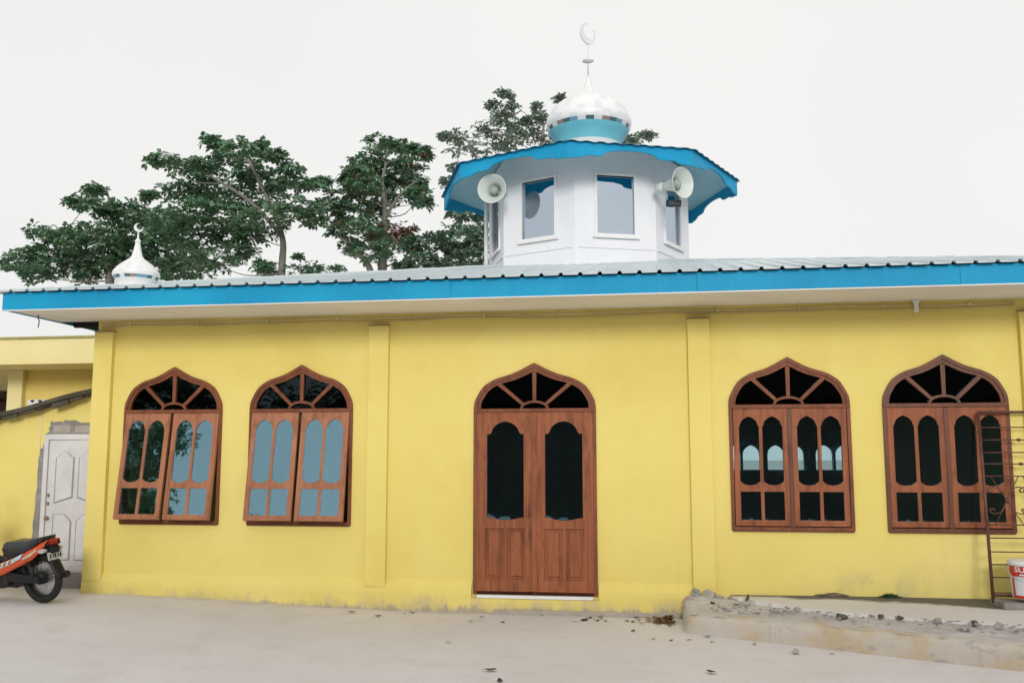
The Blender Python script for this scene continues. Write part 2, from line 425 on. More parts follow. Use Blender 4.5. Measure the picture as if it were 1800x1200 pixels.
cam = bpy.data.cameras.new('camera'); cam.sensor_width = 36; cam.lens = 33.0; cam.clip_end = 2000
co = bpy.data.objects.new('camera', cam); COL.objects.link(co); scene.camera = co
yaw, pitch, roll = 0.15194992, 0.12189680, -0.00074895
F = Vector((-math.sin(yaw)*math.cos(pitch), math.cos(yaw)*math.cos(pitch), math.sin(pitch)))
r0 = Vector((math.cos(yaw), math.sin(yaw), 0)); u0 = r0.cross(F)
rr = math.cos(roll)*r0 + math.sin(roll)*u0; uu = -math.sin(roll)*r0 + math.cos(roll)*u0
co.matrix_world = Matrix(((rr.x,uu.x,-F.x,0),(rr.y,uu.y,-F.y,-10.2),(rr.z,uu.z,-F.z,1.66),(0,0,0,1)))
vs = scene.view_settings; vs.view_transform = 'Standard'; vs.look = 'None'; vs.exposure = 0.26; vs.gamma = 1
scene.cycles.max_bounces = 8; scene.cycles.transparent_max_bounces = 16

# ------------------------------------------------------------------ ground
def gz(x):
    t = max(0, min(1, (-2.2-x)/4.3)); return .115*t*t*(3-2*t)
mb = MB()
xs = [-400,-60,-20,-12] + [-10+.25*i for i in range(61)] + [8,15,60,400]
ys = [-400,-60,-20] + [-14+.5*i for i in range(40)] + [10,20,60,400]
gv = [[mb._v((x, y, gz(x) + (.006*math.sin(x*1.7+y*.9)*math.sin(y*1.3) if -11 < x < 8 and -13 < y < -.4 else 0))) for y in ys] for x in xs]
for i in range(len(xs)-1):
    for j in range(len(ys)-1):
        f = mb.bm.faces.new((gv[i][j], gv[i+1][j], gv[i+1][j+1], gv[i][j+1])); f.smooth = True
tag(mb.build('ground', M['yard']), 'pale concrete yard in front of the yellow building', 'ground', kind='structure')

# ------------------------------------------------------------------ mosque: openings
HALF = crom([(.617,0),(.612,.06),(.595,.115),(.534,.222),(.470,.280),(.386,.325),(.30,.352),(.215,.380),(.125,.422),(.05,.463),(0,.487)], 4)
def arch(cx, wd, zs, z0, sx=1.0, sz=1.0):
    """closed outline of an ogee-headed opening"""
    k = wd/1.234*sx
    right = [(cx + p[0]*k, zs + p[1]*1.05*sz) for p in HALF]
    left = [(2*cx - p[0], p[1]) for p in right[::-1]][1:]
    pts = right + left
    if z0 is not None: pts = [(cx + wd/2*sx, z0)] + pts + [(cx - wd/2*sx, z0)]
    return pts
ZS = 2.19
WINS = [(-5.540,1.215,.905), (-3.985,1.225,.905), (1.377,1.235,.90), (2.927,1.225,.90)]
DOOR = (-1.315,1.345,.195)
XL, XR, YB = -6.54, 3.92, 9.0
mosque = thing('mosque', 'yellow single storey mosque with arched wooden windows, blue eaves and a domed roof tower', 'building', (-1.315,0,0))
mosque.location = (0,0,0)
mb = MB()
holes = [arch(c, wd, ZS, z0, .985, .985) for c, wd, z0 in WINS] + [arch(DOOR[0], DOOR[1], ZS-.02, DOOR[2], .985, .985)]
mb.plate([(XL,-.15),(XR,-.15),(XR,3.30),(XL,3.30)], holes, 0, .16)
mb.build('front_wall', M['yellow'], mosque)
mb = MB(); mb.box(XL, XL+.16, .162, YB, -.15, 3.30); mb.build('side_wall', M['yellow'], mosque)
mb = MB(); mb.box(XR-.16, XR, .162, YB, -.15, 3.30); mb.build('side_wall', M['yellow'], mosque)
# back wall with pairs of pointed openings
def pointed(x0, x1, z0, z1, zt):
    c = (x0+x1)/2; h = (x1-x0)/2
    top = crom([(c+h, z1),(c+h*.86, z1+(zt-z1)*.45),(c+h*.45, z1+(zt-z1)*.82),(c, zt)], 4)
    return [(x1, z0)] + top + [(2*c-p[0], p[1]) for p in top[::-1]][1:] + [(x0, z0)]
mb = MB(); hb = []
for a in (-5.9, -5.0, 1.30, 2.14, 3.05):
    for x0 in (a, a+.37): hb.append(pointed(x0, x0+.325, 1.40, 1.70, 1.88))
hb = [h for h in hb if max(p[0] for p in h) < XR-.17]
mb.plate([(XL+.162,-.15),(XR-.162,-.15),(XR-.162,3.30),(XL+.162,3.30)], hb, YB-.16, YB)
mb.build('back_wall', M['inner'], mosque)
mb = MB(); mb.box(XL+.162, XR-.162, .162, YB-.162, -.10, .20); mb.build('floor', M['inner_floor'], mosque)
mb = MB(); mb.box(XL-.3, XR+.3, .06, YB+.3, 3.302, 3.33); mb.build('ceiling', M['ceil'], mosque)
# plinth (slightly battered foot of the wall, interrupted at the pavement)
mb = MB()
def plinth(x0, x1, P):
    n = max(2, int((x1-x0)/.25)); rows = []
    for i in range(n+1):
        x = x0 + (x1-x0)*i/n; j = .004*math.sin(i*2.3)
        rows.append([mb._v((x, p[0]+.003 - (j if 0 < q < len(P)-1 else 0), p[1])) for q, p in enumerate(P)])
    for i in range(n):
        for q in range(len(P)-1): mb.bm.faces.new((rows[i][q], rows[i+1][q], rows[i+1][q+1], rows[i][q+1]))
    mb.bm.faces.new(rows[0]); mb.bm.faces.new(rows[-1][::-1])
FULL = [(.0,.345),(-.030,.295),(-.056,.250),(-.064,.20),(-.066,-.15),(.0,-.15)]
plinth(XL-.012, -2.0, FULL); plinth(-.63, .36, FULL)
plinth(-1.999, -.631, [(.0,.158),(-.050,.156),(-.062,.146),(-.066,-.15),(.0,-.15)])
mb.build('plinth', M['yellow'], mosque)
for px, zb in ((-6.432,.25), (-3.073,.25), (.464,.20), (3.795,.20)):
    mb = MB(); mb.box(px-.117, px+.117, -.062, .001, zb, 3.128, bev=.008)
    o = mb.build('pilaster', M['yellow'], mosque)
    mb = MB(); mb.box(px-.122, px+.120, -.068, .0, 3.1285, 3.138, bev=.002); mb.build('pilaster_cap', M['rust'], o)
mb = MB(); mb.box(-1.75, .215, -.105, -.055, -.1, .045, bev=.012); mb.build('footing', M['block'], mosque)
# soffit, fascia
EX0, EX1, EY0, EY1 = -7.10, 4.90, -.95, 9.95
mb = MB(); mb.box(EX0+.03, EX1-.03, EY0+.03, .055, 3.27, 3.285); mb.build('soffit', M['soffit'], mosque)
mb = MB(); mb.box(EX0+.02, XL-.302, .06, EY1-.03, 3.29, 3.31)
for i in range(9): mb.box(EX0+.03, XL-.003, .3+i*1.0, .36+i*1.0, 3.24, 3.289)
mb.build('side_eave', M['dark_void'], mosque)
mb = MB(); mb.box(XR+.302, EX1-.03, .06, EY1-.03, 3.29, 3.31)
for i in range(9): mb.box(XR+.003, EX1-.03, .3+i*1.0, .36+i*1.0, 3.24, 3.289)
mb.build('side_eave', M['dark_void'], mosque)
mb = MB(); mb.box(EX0+.06, XL-.001, .058, .085, 3.262, 3.40); mb.build('eave_board', M['dark_void'], mosque)
mb = MB()
xj = [EX0, -4.62, -2.05, .42, 2.86, EX1]
for i in range(5):
    dz = (.0,.004,-.003,.003,.0)[i]; dy = (.0,.0015,.0,.001,.002)[i]
    mb.box(xj[i]+.0006, xj[i+1]-.0006, EY0-dy, EY0+.028-dy, 3.262+dz, 3.455, bev=.003)
mb.box(EX0, EX0+.028, EY0+.029, EY1, 3.262, 3.455); mb.box(EX1-.028, EX1, EY0+.029, EY1, 3.262, 3.455)
mb.box(EX0, EX1, EY1-.028+.03, EY1+.03, 3.262, 3.455)
o = mb.build('fascia', M['blue'], mosque)
mb = MB(); mb.box(EX0-.002, EX1+.002, EY0-.004, EY0+.031, 3.252, 3.2625); mb.build('fascia_edge', M['white'], o)
# roof: four hipped faces of ribbed sheet
AX, AY, SL, EZ = -1.10, 4.50, .235, 3.462
def rib_profile(L, pitch=.195):
    xs = []; x = 0
    while x < L:
        for dx, h in ((0,0),(.145,0),(.157,.026),(.183,.026)):
            if x+dx <= L: xs.append((x+dx, h))
        x += pitch
    xs.append((L, 0)); return xs
mb = MB()
AZ_ = EZ + (AY-EY0)*SL
def roof_face(c0, c1, apex):
    c0 = Vector(c0); c1 = Vector(c1); ap = Vector(apex); L = (c1-c0).length; d = (c1-c0)/L
    mid = (ap-c0).dot(d); n = (ap - c0 - d*mid); H = n.length; n.normalize()
    top = []; bot = []
    for x, h in rib_profile(L):
        k = x/mid if x <= mid else (L-x)/(L-mid)
        z = EZ + h; b = c0 + d*x - n*.035
        top.append(mb._v((b.x, b.y, z - .035*SL)))
        t = c0 + d*x + n*(H*k); bot.append(mb._v((t.x, t.y, EZ + (AZ_-EZ)*k)))
    for i in range(len(top)-1): mb.bm.faces.new((top[i], top[i+1], bot[i+1], bot[i]))
A = (AX, AY, 0)
roof_face((EX0-.03,EY0-.03,0), (EX1+.03,EY0-.03,0), A); roof_face((EX1+.03,EY1,0), (EX0-.03,EY1,0), A)
roof_face((EX0-.03,EY1,0), (EX0-.03,EY0-.03,0), A); roof_face((EX1+.03,EY0-.03,0), (EX1+.03,EY1,0), A)
roof = mb.build('roof', M['roof'], mosque)
md = roof.modifiers.new('thick', 'SOLIDIFY'); md.thickness = .004; md.offset = 1
mb = MB()
az = EZ + (AY-EY0)*SL
for c in ((EX0-.03,EY0-.03), (EX1+.03,EY0-.03), (EX0-.03,EY1), (EX1+.03,EY1)):
    pts = []
    for i in range(33):
        t = i/32*.985; pts.append((c[0]+(AX-c[0])*t, c[1]+(AY-c[1])*t, EZ+.010 + (az-EZ)*t + .004*math.sin(i*1.9)))
    mb.tube(pts, .014, 8)
mb.build('hip_cap', M['roof'], roof)
mb = MB()
for c in ((EX0-.03,EY0-.03), (EX1+.03,EY0-.03)):
    for i in range(26):
        t0 = (i+.15)/26; t1 = (i+.62+.25*math.sin(i*2.1)*.5)/26
        if t1 > .97: continue
        q = [(c[0]+(AX-c[0])*t, c[1]+(AY-c[1])*t+.02, EZ+.026+(az-EZ)*t) for t in (t0, t1)]
        mb.tube(q, .004, 6)
o = mb.build('hip_rust_seam', M['rust'], roof); o['kind'] = 'stuff'
# conduit along the head of the wall, little lamp holder, wire hook
mb = MB()
pts = [(XL+.05+i*.35, -.016, 3.222 + .008*math.sin(i*1.1) + .004*math.sin(i*2.7)) for i in range(30)]
mb.tube([p for p in pts if p[0] < XR], .009, 6); mb.tube([(p[0], p[1]+.004, p[2]-.034+.006*math.sin(p[0]*2)) for p in pts if p[0] < XR], .006, 6)
for i in range(12):
    x = XL + .4 + i*.85; mb.box(x, x+.03, -.028, .001, 3.195, 3.24)
mb.build('conduit', M['metal_pipe'], mosque)
mb = MB(); mb.lathe([(.0,3.27),(.035,3.268),(.035,3.245),(.024,3.235),(.020,3.20),(.026,3.17),(.022,3.145),(.0,3.135)], 12, origin=(2.69,-.05,0)); mb.build('eave_lamp', M['white'], mosque)
mb = MB(); mb.tube(crom([(-6.95,-.54,3.272),(-6.95,-.54,3.23),(-6.935,-.54,3.19),(-6.945,-.54,3.12)],4), .006, 6); mb.build('wire_hook', M['iron'], mosque)

# ------------------------------------------------------------------ windows
def oval_bar(mb, p, q, wd, y0, y1):
    d = Vector((q[0]-p[0], q[1]-p[1])); n = Vector((-d.y, d.x)).normalized()*wd/2
    a, b = Vector(p), Vector(q)
    mb.prism([tuple(a+n), tuple(b+n*1.25), tuple(b-n*1.25), tuple(a-n)], y0, y1)
def head(cx, wd, zs, zb, name, parent, mats):
    """frame with jambs, arched head and fan bars -> mesh; returns object"""
    mb = MB(); j = .036
    out = arch(cx, wd, zs, zb); mid = arch(cx, wd, zs, None, .945, .91); inn = arch(cx, wd, zs+.012, None, .885, .80)
    low = [(cx+wd/2-j, zb+.034), (cx+wd/2-j, zs-.026), (cx-wd/2+j, zs-.026), (cx-wd/2+j, zb+.034)]
    mb.plate(out, [mid, low], -.022, .10)
    mid2 = arch(cx, wd, zs, None, .952, .92)
    mb.plate(mid2, [inn], -.008, .085)
    # hub and rays
    z = zs + .012; y0, y1 = -.004, .05
    ell = [(cx+.158*math.cos(a), z+.088*math.sin(a)) for a in [PI*i/14 for i in range(15)]]
    eli = [(cx+.132*math.cos(a), z-.002+.064*math.sin(a)) for a in [PI*i/14 for i in range(15)]]
    mb.plate(ell + eli[::-1], [], y0, y1)
    oval_bar(mb, (cx, z+.085), (cx, z+.40), .036, y0-.002, y1)
    for s in (-1, 1): oval_bar(mb, (cx+s*.128, z+.050), (cx+s*.372*wd/1.234, z+.282), .034, y0-.003, y1)
    # transom drip
    mb.box(cx-wd/2+.012, cx+wd/2-.012, -.034, -.0225, zs-.030, zs+.012, bev=.004)
    o = mb.build(name, mats, parent)
    mb = MB(); mb.plate(arch(cx, wd, zs, None, .93, .90), [], .03, .036); mb.build('fanlight_pane', M['glass_dark'], o)
    return o
SW, SH = .556, 1.215
def hole_up(c, hw):
    r = [(0,-.078),(.040*hw/.106,-.096),(.068*hw/.106,-.116),(.086*hw/.106,-.142),(.094*hw/.106,-.168),(.094*hw/.106,-.180),(hw,-.180),(hw,-.752),(hw*.85,-.768),(hw*.5,-.790),(0,-.798)]
    return [(c+p[0], p[1]) for p in r] + [(c-p[0], p[1]) for p in r[::-1][1:-1]]
def make_sash():
    mb = MB(); hw = .1025; cA = .056+hw; cB = SW-.056-hw
    holes = [hole_up(cA, hw), hole_up(cB, hw)]
    for c in (cA, cB): holes.append([(c+hw,-.862),(c+hw,-1.155),(c-hw,-1.155),(c-hw,-.862)])
    mb.plate([(0,0),(SW,0),(SW,-SH),(0,-SH)], holes, -.02, .02)
    mb.box(.012, SW-.012, -.030, -.0205, -SH+.004, -SH+.030, bev=.004)
    return mb
sash_mesh = {}
def add_sash(parent, x, z, ang, key):
    if key not in sash_mesh:
        o = make_sash().build('sash', M[key], parent); sash_mesh[key] = o
        mb = MB(); mb.box(.04, SW-.04, -.012, -.007, -SH+.04, -.05); mb.build('pane', M['glass'], o)
    else:
        o = copy_tree(sash_mesh[key], parent)
    o.location = (x, -.002, z); o.rotation_euler = (R(ang), 0, 0)
    return o
wl = ['leftmost arched window, its shutters pushed out at the bottom and reflecting a dark tree',
      'arched window beside the second pilaster, its shutters pushed out and reflecting plain sky',
      'shut arched window right of the door, bright arches seen through its glass',
      'shut arched window behind the leaning iron gate']
for i, (c, wd, zb) in enumerate(WINS):
    o = head(c, wd, ZS, zb, 'window', mosque, M['wood_dark'] if i > 2 else M['wood_frame'])
    o['label'] = wl[i]
    op = i < 2
    for s in (0, 1):
        x = c - SW - .018 if s == 0 else c + .018
        ang = (-8.6, -8.0)[s] if i == 0 else (-8.2, -8.0)[s] if i == 1 else 0
        add_sash(o, x, ZS-.032, ang, 'wood_faded_sheen' if op else 'wood')
    mb = MB()       # centre post and sill
    mb.box(c-wd/2+.01, c+wd/2-.01, -.03, .09, zb-.012, zb+.0, bev=.003)
    if not op: mb.box(c-.022, c+.022, -.030, -.0225, zb+.036, ZS-.034, bev=.003)
    else: mb.box(c-.020, c+.020, .022, .07, zb+.036, ZS-.034, bev=.003)
    mb.build('sill', M['wood_dark'], o)
# door
cx, wd, zb = DOOR
dr = head(cx, wd, ZS-.02, zb, 'door', mosque, M['wood_frame'])
LW, LH = .632, 1.945
def door_hole(c, hw):
    r = [(0,-.10),(.055,-.112),(.105,-.140),(.140,-.180),(.155,-.222),(.172,-.237),(hw,-.240),(hw,-1.135),(hw*.8,-1.136),(hw*.5,-1.152),(0,-1.166)]
    return [(c+p[0], p[1]) for p in r] + [(c-p[0], p[1]) for p in r[::-1][1:-1]]
def door_leaf():
    mb = MB()
    pn = [(.098,.300),(.335,.530)]
    hs_ = [door_hole(LW/2, .2025)] + [[(b,-1.25),(b,-1.79),(a,-1.79),(a,-1.25)] for a, b in pn]
    mb.plate([(0,0),(LW,0),(LW,-LH),(0,-LH)], hs_, -.02, .02)
    for a, b in pn:
        mb.box(a-.004, b+.004, .002, .014, -1.794, -1.246)
        mb.box(a+.034, b-.034, -.012, .004, -1.756, -1.284, bev=.009)
    return mb
lf = None
for s in (0, 1):
    x = cx - LW - .003 if s == 0 else cx + .003
    if lf is None:
        o = lf = door_leaf().build('leaf', M['wood'], dr)
        mb = MB(); mb.box(.09, LW-.09, -.011, -.006, -1.19, -.08); mb.build('pane', M['glass'], o)
    else: o = copy_tree(lf, dr)
    o.location = (x, -.002, ZS-.048)
mb = MB(); mb.box(cx-.03, cx+.03, -.033, -.0225, zb+.04, ZS-.052, bev=.004); mb.build('astragal', M['wood'], dr)
mb = MB(); mb.tube([(cx-.055,-.03,1.02),(cx-.055,-.055,1.04),(cx-.055,-.055,1.12),(cx-.055,-.03,1.14)], .006, 6); mb.build('handle', M['iron'], dr)
mb = MB(); mb.box(cx-.625, cx+.625, -.060, .10, zb-.036, zb-.003, bev=.004); mb.build('threshold', M['white'], dr)

# ------------------------------------------------------------------ roof tower
TX, TY, TR, ROT = -1.04, 4.5, 1.60, R(-2)
tower = bpy.data.objects.new('roof_tower', None); COL.objects.link(tower); tower.parent = mosque; tower.location = (TX, TY, 0)
drum = MB(); fr = []; pn = []
side = 2*TR*math.sin(PI/8); ap = TR*math.cos(PI/8)
for k in range(8):
    a = -PI/2 + ROT + PI/4*(k+.5)
    Mx = Matrix.Rotation(a+PI/2, 4, 'Z') @ Matrix.Translation((0,-ap,0))
    drum.M = Mx
    h = [(.28,4.84),(.28,5.70),(-.28,5.70),(-.28,4.84)]
    drum.plate([(-side/2,4.05),(side/2,4.05),(side/2,6.12),(-side/2,6.12)], [h], 0, .09)
    drum.box(-side/2+.03, side/2-.03, -.014, -.001, 4.62, 4.65, bev=.004)
    fr.append((Mx, h))
for v in drum.bm.verts: pass
d_ob = drum.build('drum_wall', M['lilac'], tower)
for Mx, h in fr:
    mb = MB(); mb.M = Mx
    o_ = [(p[0]*1.14, p[1] + (.045 if p[1] > 5 else -.045)) for p in h]
    mb.plate(o_, [h], -.018, .05); mb.box(-.35, .35, -.045, -.0185, 4.77, 4.80, bev=.004)
    wf = mb.build('tower_window', M['white'], tower)
    mb = MB(); mb.M = Mx; mb.plate([(p[0]*1.02, p[1]) for p in h], [], .03, .036); mb.build('tower_pane', M['glass_pale'], tower)
# eaves: scalloped fascia, pale underside, ribbed sheet
ER, EZT, PS = 2.36, 5.93, .30
es = 2*ER*math.sin(PI/8); ea = ER*math.cos(PI/8)
fas = MB(); und = MB(); sh = MB()
def ev(k, r, z):
    a = -PI/2 + ROT + PI/4*k; return (r*math.cos(a), r*math.sin(a), z)
for k in range(8):
    a = -PI/2 + ROT + PI/4*(k+.5); fas.M = Matrix.Rotation(a+PI/2, 4, 'Z') @ Matrix.Translation((0,-ea,0))
    hf = es/2
    bot = crom([(-hf,-.235),(-hf*.78,-.215),(-hf*.70,-.185),(-hf*.46,-.175),(-hf*.38,-.125),(-hf*.22,-.092),(0,-.082)], 4)
    bot = bot + [(-p[0], p[1]) for p in bot[::-1][1:]]
    fas.plate([(-hf, 0)] + bot + [(hf, 0)], [], 0, .028)
    for i in range(8):
        t0, t1 = i/8, (i+1)/8
        for q in range(2):
            pass
    # underside
    und.face([ev(k,ER-.02,-.012), ev(k+1,ER-.02,-.012), ev(k+1,TR-.1,(ER-TR+.1)*PS-.012), ev(k,TR-.1,(ER-TR+.1)*PS-.012)])
    n = 36; A0 = Vector(ev(k,ER+.05,-.015)); B0 = Vector(ev(k+1,ER+.05,-.015)); A1 = Vector(ev(k,.42,(ER-.42)*PS)); B1 = Vector(ev(k+1,.42,(ER-.42)*PS))
    lo = []; hi = []
    for i in range(n+1):
        hgt = .013 if i % 4 in (1, 2) and 0 < i < n else 0.0
        lo.append(sh._v(A0.lerp(B0, i/n) + Vector((0,0,hgt)))); hi.append(sh._v(A1.lerp(B1, i/n) + Vector((0,0,hgt*.3))))
    for i in range(n): sh.bm.faces.new((lo[i], lo[i+1], hi[i+1], hi[i]))
for b, nm, m in ((fas,'tower_fascia','blue'), (und,'tower_soffit','blue_pale'), (sh,'tower_roof','blue_roof')):
    o = b.build(nm, M[m], tower); o.location = (0,0,EZT)
    if nm != 'tower_fascia':
        md = o.modifiers.new('thick', 'SOLIDIFY'); md.thickness = .006; md.offset = 1
mb = MB(); mb.tube([ev(0,.01,0)]*1 + [ev(0,.01,.02)], .001, 3); mb.bm.free()
# dome
random.seed(5)
prof = [(.50,6.38),(.50,6.625),(.52,6.66),(.53,6.73),(.60,6.82),(.645,6.90),(.672,6.955),(.69,7.01),(.688,7.07),(.665,7.15),(.615,7.24),(.54,7.325),(.44,7.40),(.33,7.46),(.23,7.51),(.15,7.555),(.095,7.61),(.06,7.68),(.04,7.78),(.03,7.86)]
def pick(i, k):
    if i <= 1: return 0
    if i <= 4: return 2
    if i == 5: return (3,1,4,3,5,1)[k % 6]
    return 0 if random.random() < .72 else 1
mb = MB(); mb.lathe(prof, 32, pick=pick)
dome = mb.build('dome', [M['tile_w'],M['tile_g'],M['turq'],M['tile_d'],M['tile_b'],M['tile_t']], tower); dome.location = (.05,0,-.045)
def crescent(mb, c, r0, r1, off, th, tilt, a0=R(24)):
    """flat crescent standing in the xz plane"""
    out = []; inn = []
    for i in range(25):
        a = a0 + (2*PI-2*a0)*i/24
        out.append((r0*math.cos(a), r0*math.sin(a)))
    e0 = out[0]; e1 = out[-1]
    b0 = math.atan2(e0[1], e0[0]-off); rr_ = math.hypot(e0[0]-off, e0[1])
    for i in range(25):
        a = b0 + (2*PI-2*b0)*i/24
        inn.append((off + rr_*math.cos(a), rr_*math.sin(a)))
    inn = inn[1:-1]
    mb.M = Matrix.Translation(c) @ Matrix.Rotation(R(48), 4, 'Z') @ Matrix.Rotation(tilt, 4, 'Y')
    mb.plate(out + inn[::-1], [], -th/2, th/2)
    mb.M = Matrix.Identity(4)
mb = MB()
mb.tube([(0,0,7.82),(0,0,8.38)], [.014,.010], 8); mb.lathe([(0,8.02),(.05,8.05),(.095,8.07),(.05,8.09),(0,8.12)], 16); mb.lathe([(0,7.58),(.05,7.60),(.05,7.63),(0,7.65)], 12)
crescent(mb, (0,0,8.535), .175, .14, .055, .02, R(-62))
o = mb.build('finial', M['tile_g'], tower); o.location = (.05,0,0)
mb = MB(); mb.tube([(-1.56,-.40,4.3),(-1.56,-.40,5.95)], .032, 10); mb.tube([(-1.56,-.40,5.7),(-1.36,-.30,5.7)], .015, 6); mb.build('downpipe', M['white'], tower)
# little corner dome on the hip
cd = [(.225,-.12),(.228,0),(.24,.05),(.262,.085),(.272,.115),(.262,.15),(.232,.19),(.180,.24),(.120,.285),(.085,.31),(.062,.345),(.046,.41),(.034,.47),(.024,.515)]
def pick2(i, k):
    if i in (2,): return (3,4,5,5,3,1)[k % 6]
    if i == 1: return 1
    return 0 if random.random() < .8 else 1
mb = MB(); mb.lathe(cd, 24, pick=pick2)
o = mb.build('corner_dome', [M['tile_w'],M['tile_g'],M['turq'],M['tile_d'],M['tile_b'],M['tile_t']], mosque); o.location = (-6.12,.05,3.705)
mb = MB(); mb.lathe([(0,.50),(.034,.512),(.036,.53),(.02,.55),(.012,.56),(.005,.66),(0,.68)], 12)
crescent(mb, (0,0,.692), .054, .04, .018, .010, R(-50))
f = mb.build('corner_finial', M['white'], o)

# ------------------------------------------------------------------ loudspeakers
def speaker(label, loc, aim, rad):
    t = thing('loudspeaker', label, 'loudspeaker', loc, 0, 'horn loudspeakers under the tower eaves')
    q = Vector(aim).normalized().to_track_quat('Y', 'Z')
    def put(o): o.rotation_euler = q.to_euler()
    k = rad/.215
    mb = MB(); mb.lathe([(r*k, y*k) for r, y in ((.045,-.34),(.055,-.30),(.075,-.22),(.105,-.14),(.150,-.06),(.200,-.01),(.215,0),(.217,.012),(.208,.010),(.190,-.018),(.14,-.07),(.095,-.14),(.065,-.22),(.05,-.28))], 32, axis='y'); put(mb.build('horn', M['horn'], t))
    mb = MB(); mb.lathe([(r*k, y*k) for r, y in ((.0,-.045),(.03,-.05),(.06,-.075),(.066,-.11),(.06,-.15),(.045,-.20),(0,-.22))], 20, axis='y'); put(mb.build('core', M['horn_d'], t))
    mb = MB(); mb.lathe([(r*k, y*k) for r, y in ((.0,-.47),(.06,-.465),(.072,-.44),(.072,-.36),(.06,-.335),(0,-.33))], 20, axis='y'); put(mb.build('driver', M['horn'], t))
    return t
s1 = speaker('round grey horn loudspeaker under the left corner of the tower eaves, facing the yard', (-2.30,2.90,5.53), (-.12,-1,-.05), .215)
mb = MB(); mb.tube([(.05,.36,.0),(.16,.50,.04),(.20,.62,.04)], .016, 6); mb.build('bracket', M['steel'], s1)
s2 = speaker('horn loudspeaker on the right of the tower, turned sideways with its flared bell showing', (.43,2.82,5.47), (.80,-.72,-.05), .22)
mb = MB(); mb.tube([(-.24,.25,0),(-.22,.36,-.08),(-.22,.50,-.1)], .016, 6); mb.build('bracket', M['steel'], s2)
mb = MB(); mb.box(-.20,-.02,.10,.22,-.29,-.22,bev=.006); mb.build('transformer_box', M['black_p'], s2)

# ------------------------------------------------------------------ annex shed on the left
AYW = .36
shed = thing('shed', 'low yellow lean-to with a dark sloping roof edge at the left of the mosque', 'shed', (-8,AYW,.1))
shed.location = (0,0,0)
def rk(x): return 2.455 + (x+6.78)*.237
mb = MB(); DX0, DX1, DZ0, DZ1 = -7.395, -6.62, .29, 1.935
mb.plate([(-9.8,-.1),(-6.60,-.1),(-6.60,rk(-6.60)-.03),(-9.8,rk(-9.8)-.03)], [[(DX1,.02),(DX1,DZ1),(DX0,DZ1),(DX0,.02)]], AYW, AYW+.14)
mb.box(-9.8,-9.66,AYW+.142,3.2,-.1,1.6)
mb.build('wall', M['yellow'], shed)
mb = MB()
rows = []
N = 60
for j in range(N+1):
    y = AYW-.20 + 3.0*j/N; rows.append([mb._v((x, y, rk(x) + .016*math.sin(j*PI/2) + .008*math.sin(x*6))) for x in [-9.9+.165*i for i in range(21)]])
for j in range(N):
    for i in range(20): mb.bm.faces.new((rows[j][i], rows[j][i+1], rows[j+1][i+1], rows[j+1][i]))
o = mb.build('roof', M['asb'], shed); md = o.modifiers.new('t','SOLIDIFY'); md.thickness = .045; md.offset = -1
mb = MB()
for i in range(14):
    x0 = -9.6+i*.215; x1 = x0+.21+.02*math.sin(i*3); mb.M = Matrix.Translation((0,0,.012*math.sin(i*2.1)))
    mb.prism([(x0, rk(x0)-.085-.014*math.sin(i*1.3)),(x1, rk(x1)-.075-.02*math.cos(i*2.2)),(x1, rk(x1)-.03),(x0, rk(x0)-.03)], AYW-.16, AYW-.12)
mb.M = Matrix.Identity(4); mb.build('verge', M['asb'], o)
# ragged cement surround
random.seed(9)
def ragged(path, amp, n=6):
    out = []
    for i in range(len(path)-1):
        a, b = path[i], path[i+1]
        for j in range(n): t = j/n; out.append((a[0]+(b[0]-a[0])*t+random.uniform(-amp,amp), a[1]+(b[1]-a[1])*t+random.uniform(-amp,amp)))
    return out
mb = MB()
edge = ragged([(-7.60,.50),(-7.50,.70),(-7.47,1.2),(-7.46,1.72),(-7.40,1.84),(-7.35,1.86),(-7.345,2.08),(-7.1,2.10),(-6.605,2.06)], .014)
mb.plate(edge + [(-6.605,2.06),(-6.605,DZ1),(DX0,DZ1),(DX0,.10),(-7.62,.10)], [], AYW-.012, AYW+.05)
cp = mb.build('cement_patch', M['cement'], shed)
mb = MB(); mb.box(-7.29,-7.06,AYW-.018,AYW-.0125,1.955,2.045,bev=.003); mb.box(-7.0,-6.70,AYW-.018,AYW-.0125,1.95,2.04,bev=.003); mb.build('cement_block', M['block'], cp)
# white panelled door
dx0, dx1 = -7.335, -6.63
mb = MB()
mb.plate([(DX0+.004,DZ0),(DX0+.004,DZ1),(DX1,DZ1),(DX1,DZ0)], [[(dx0,DZ0+.01),(dx0,DZ1-.065),(DX1-.01,DZ1-.065),(DX1-.01,DZ0+.01)]], AYW-.03, AYW+.06)
sd_ = mb.build('door', M['door_w'], shed); sd_['label'] = 'weathered white panelled door set in rough cement'
mb = MB(); mb.box(dx0+.004, DX1-.014, AYW-.010, AYW+.03, DZ0+.014, DZ1-.07)
dl = mb.build('leaf', M['door_w'], sd_)
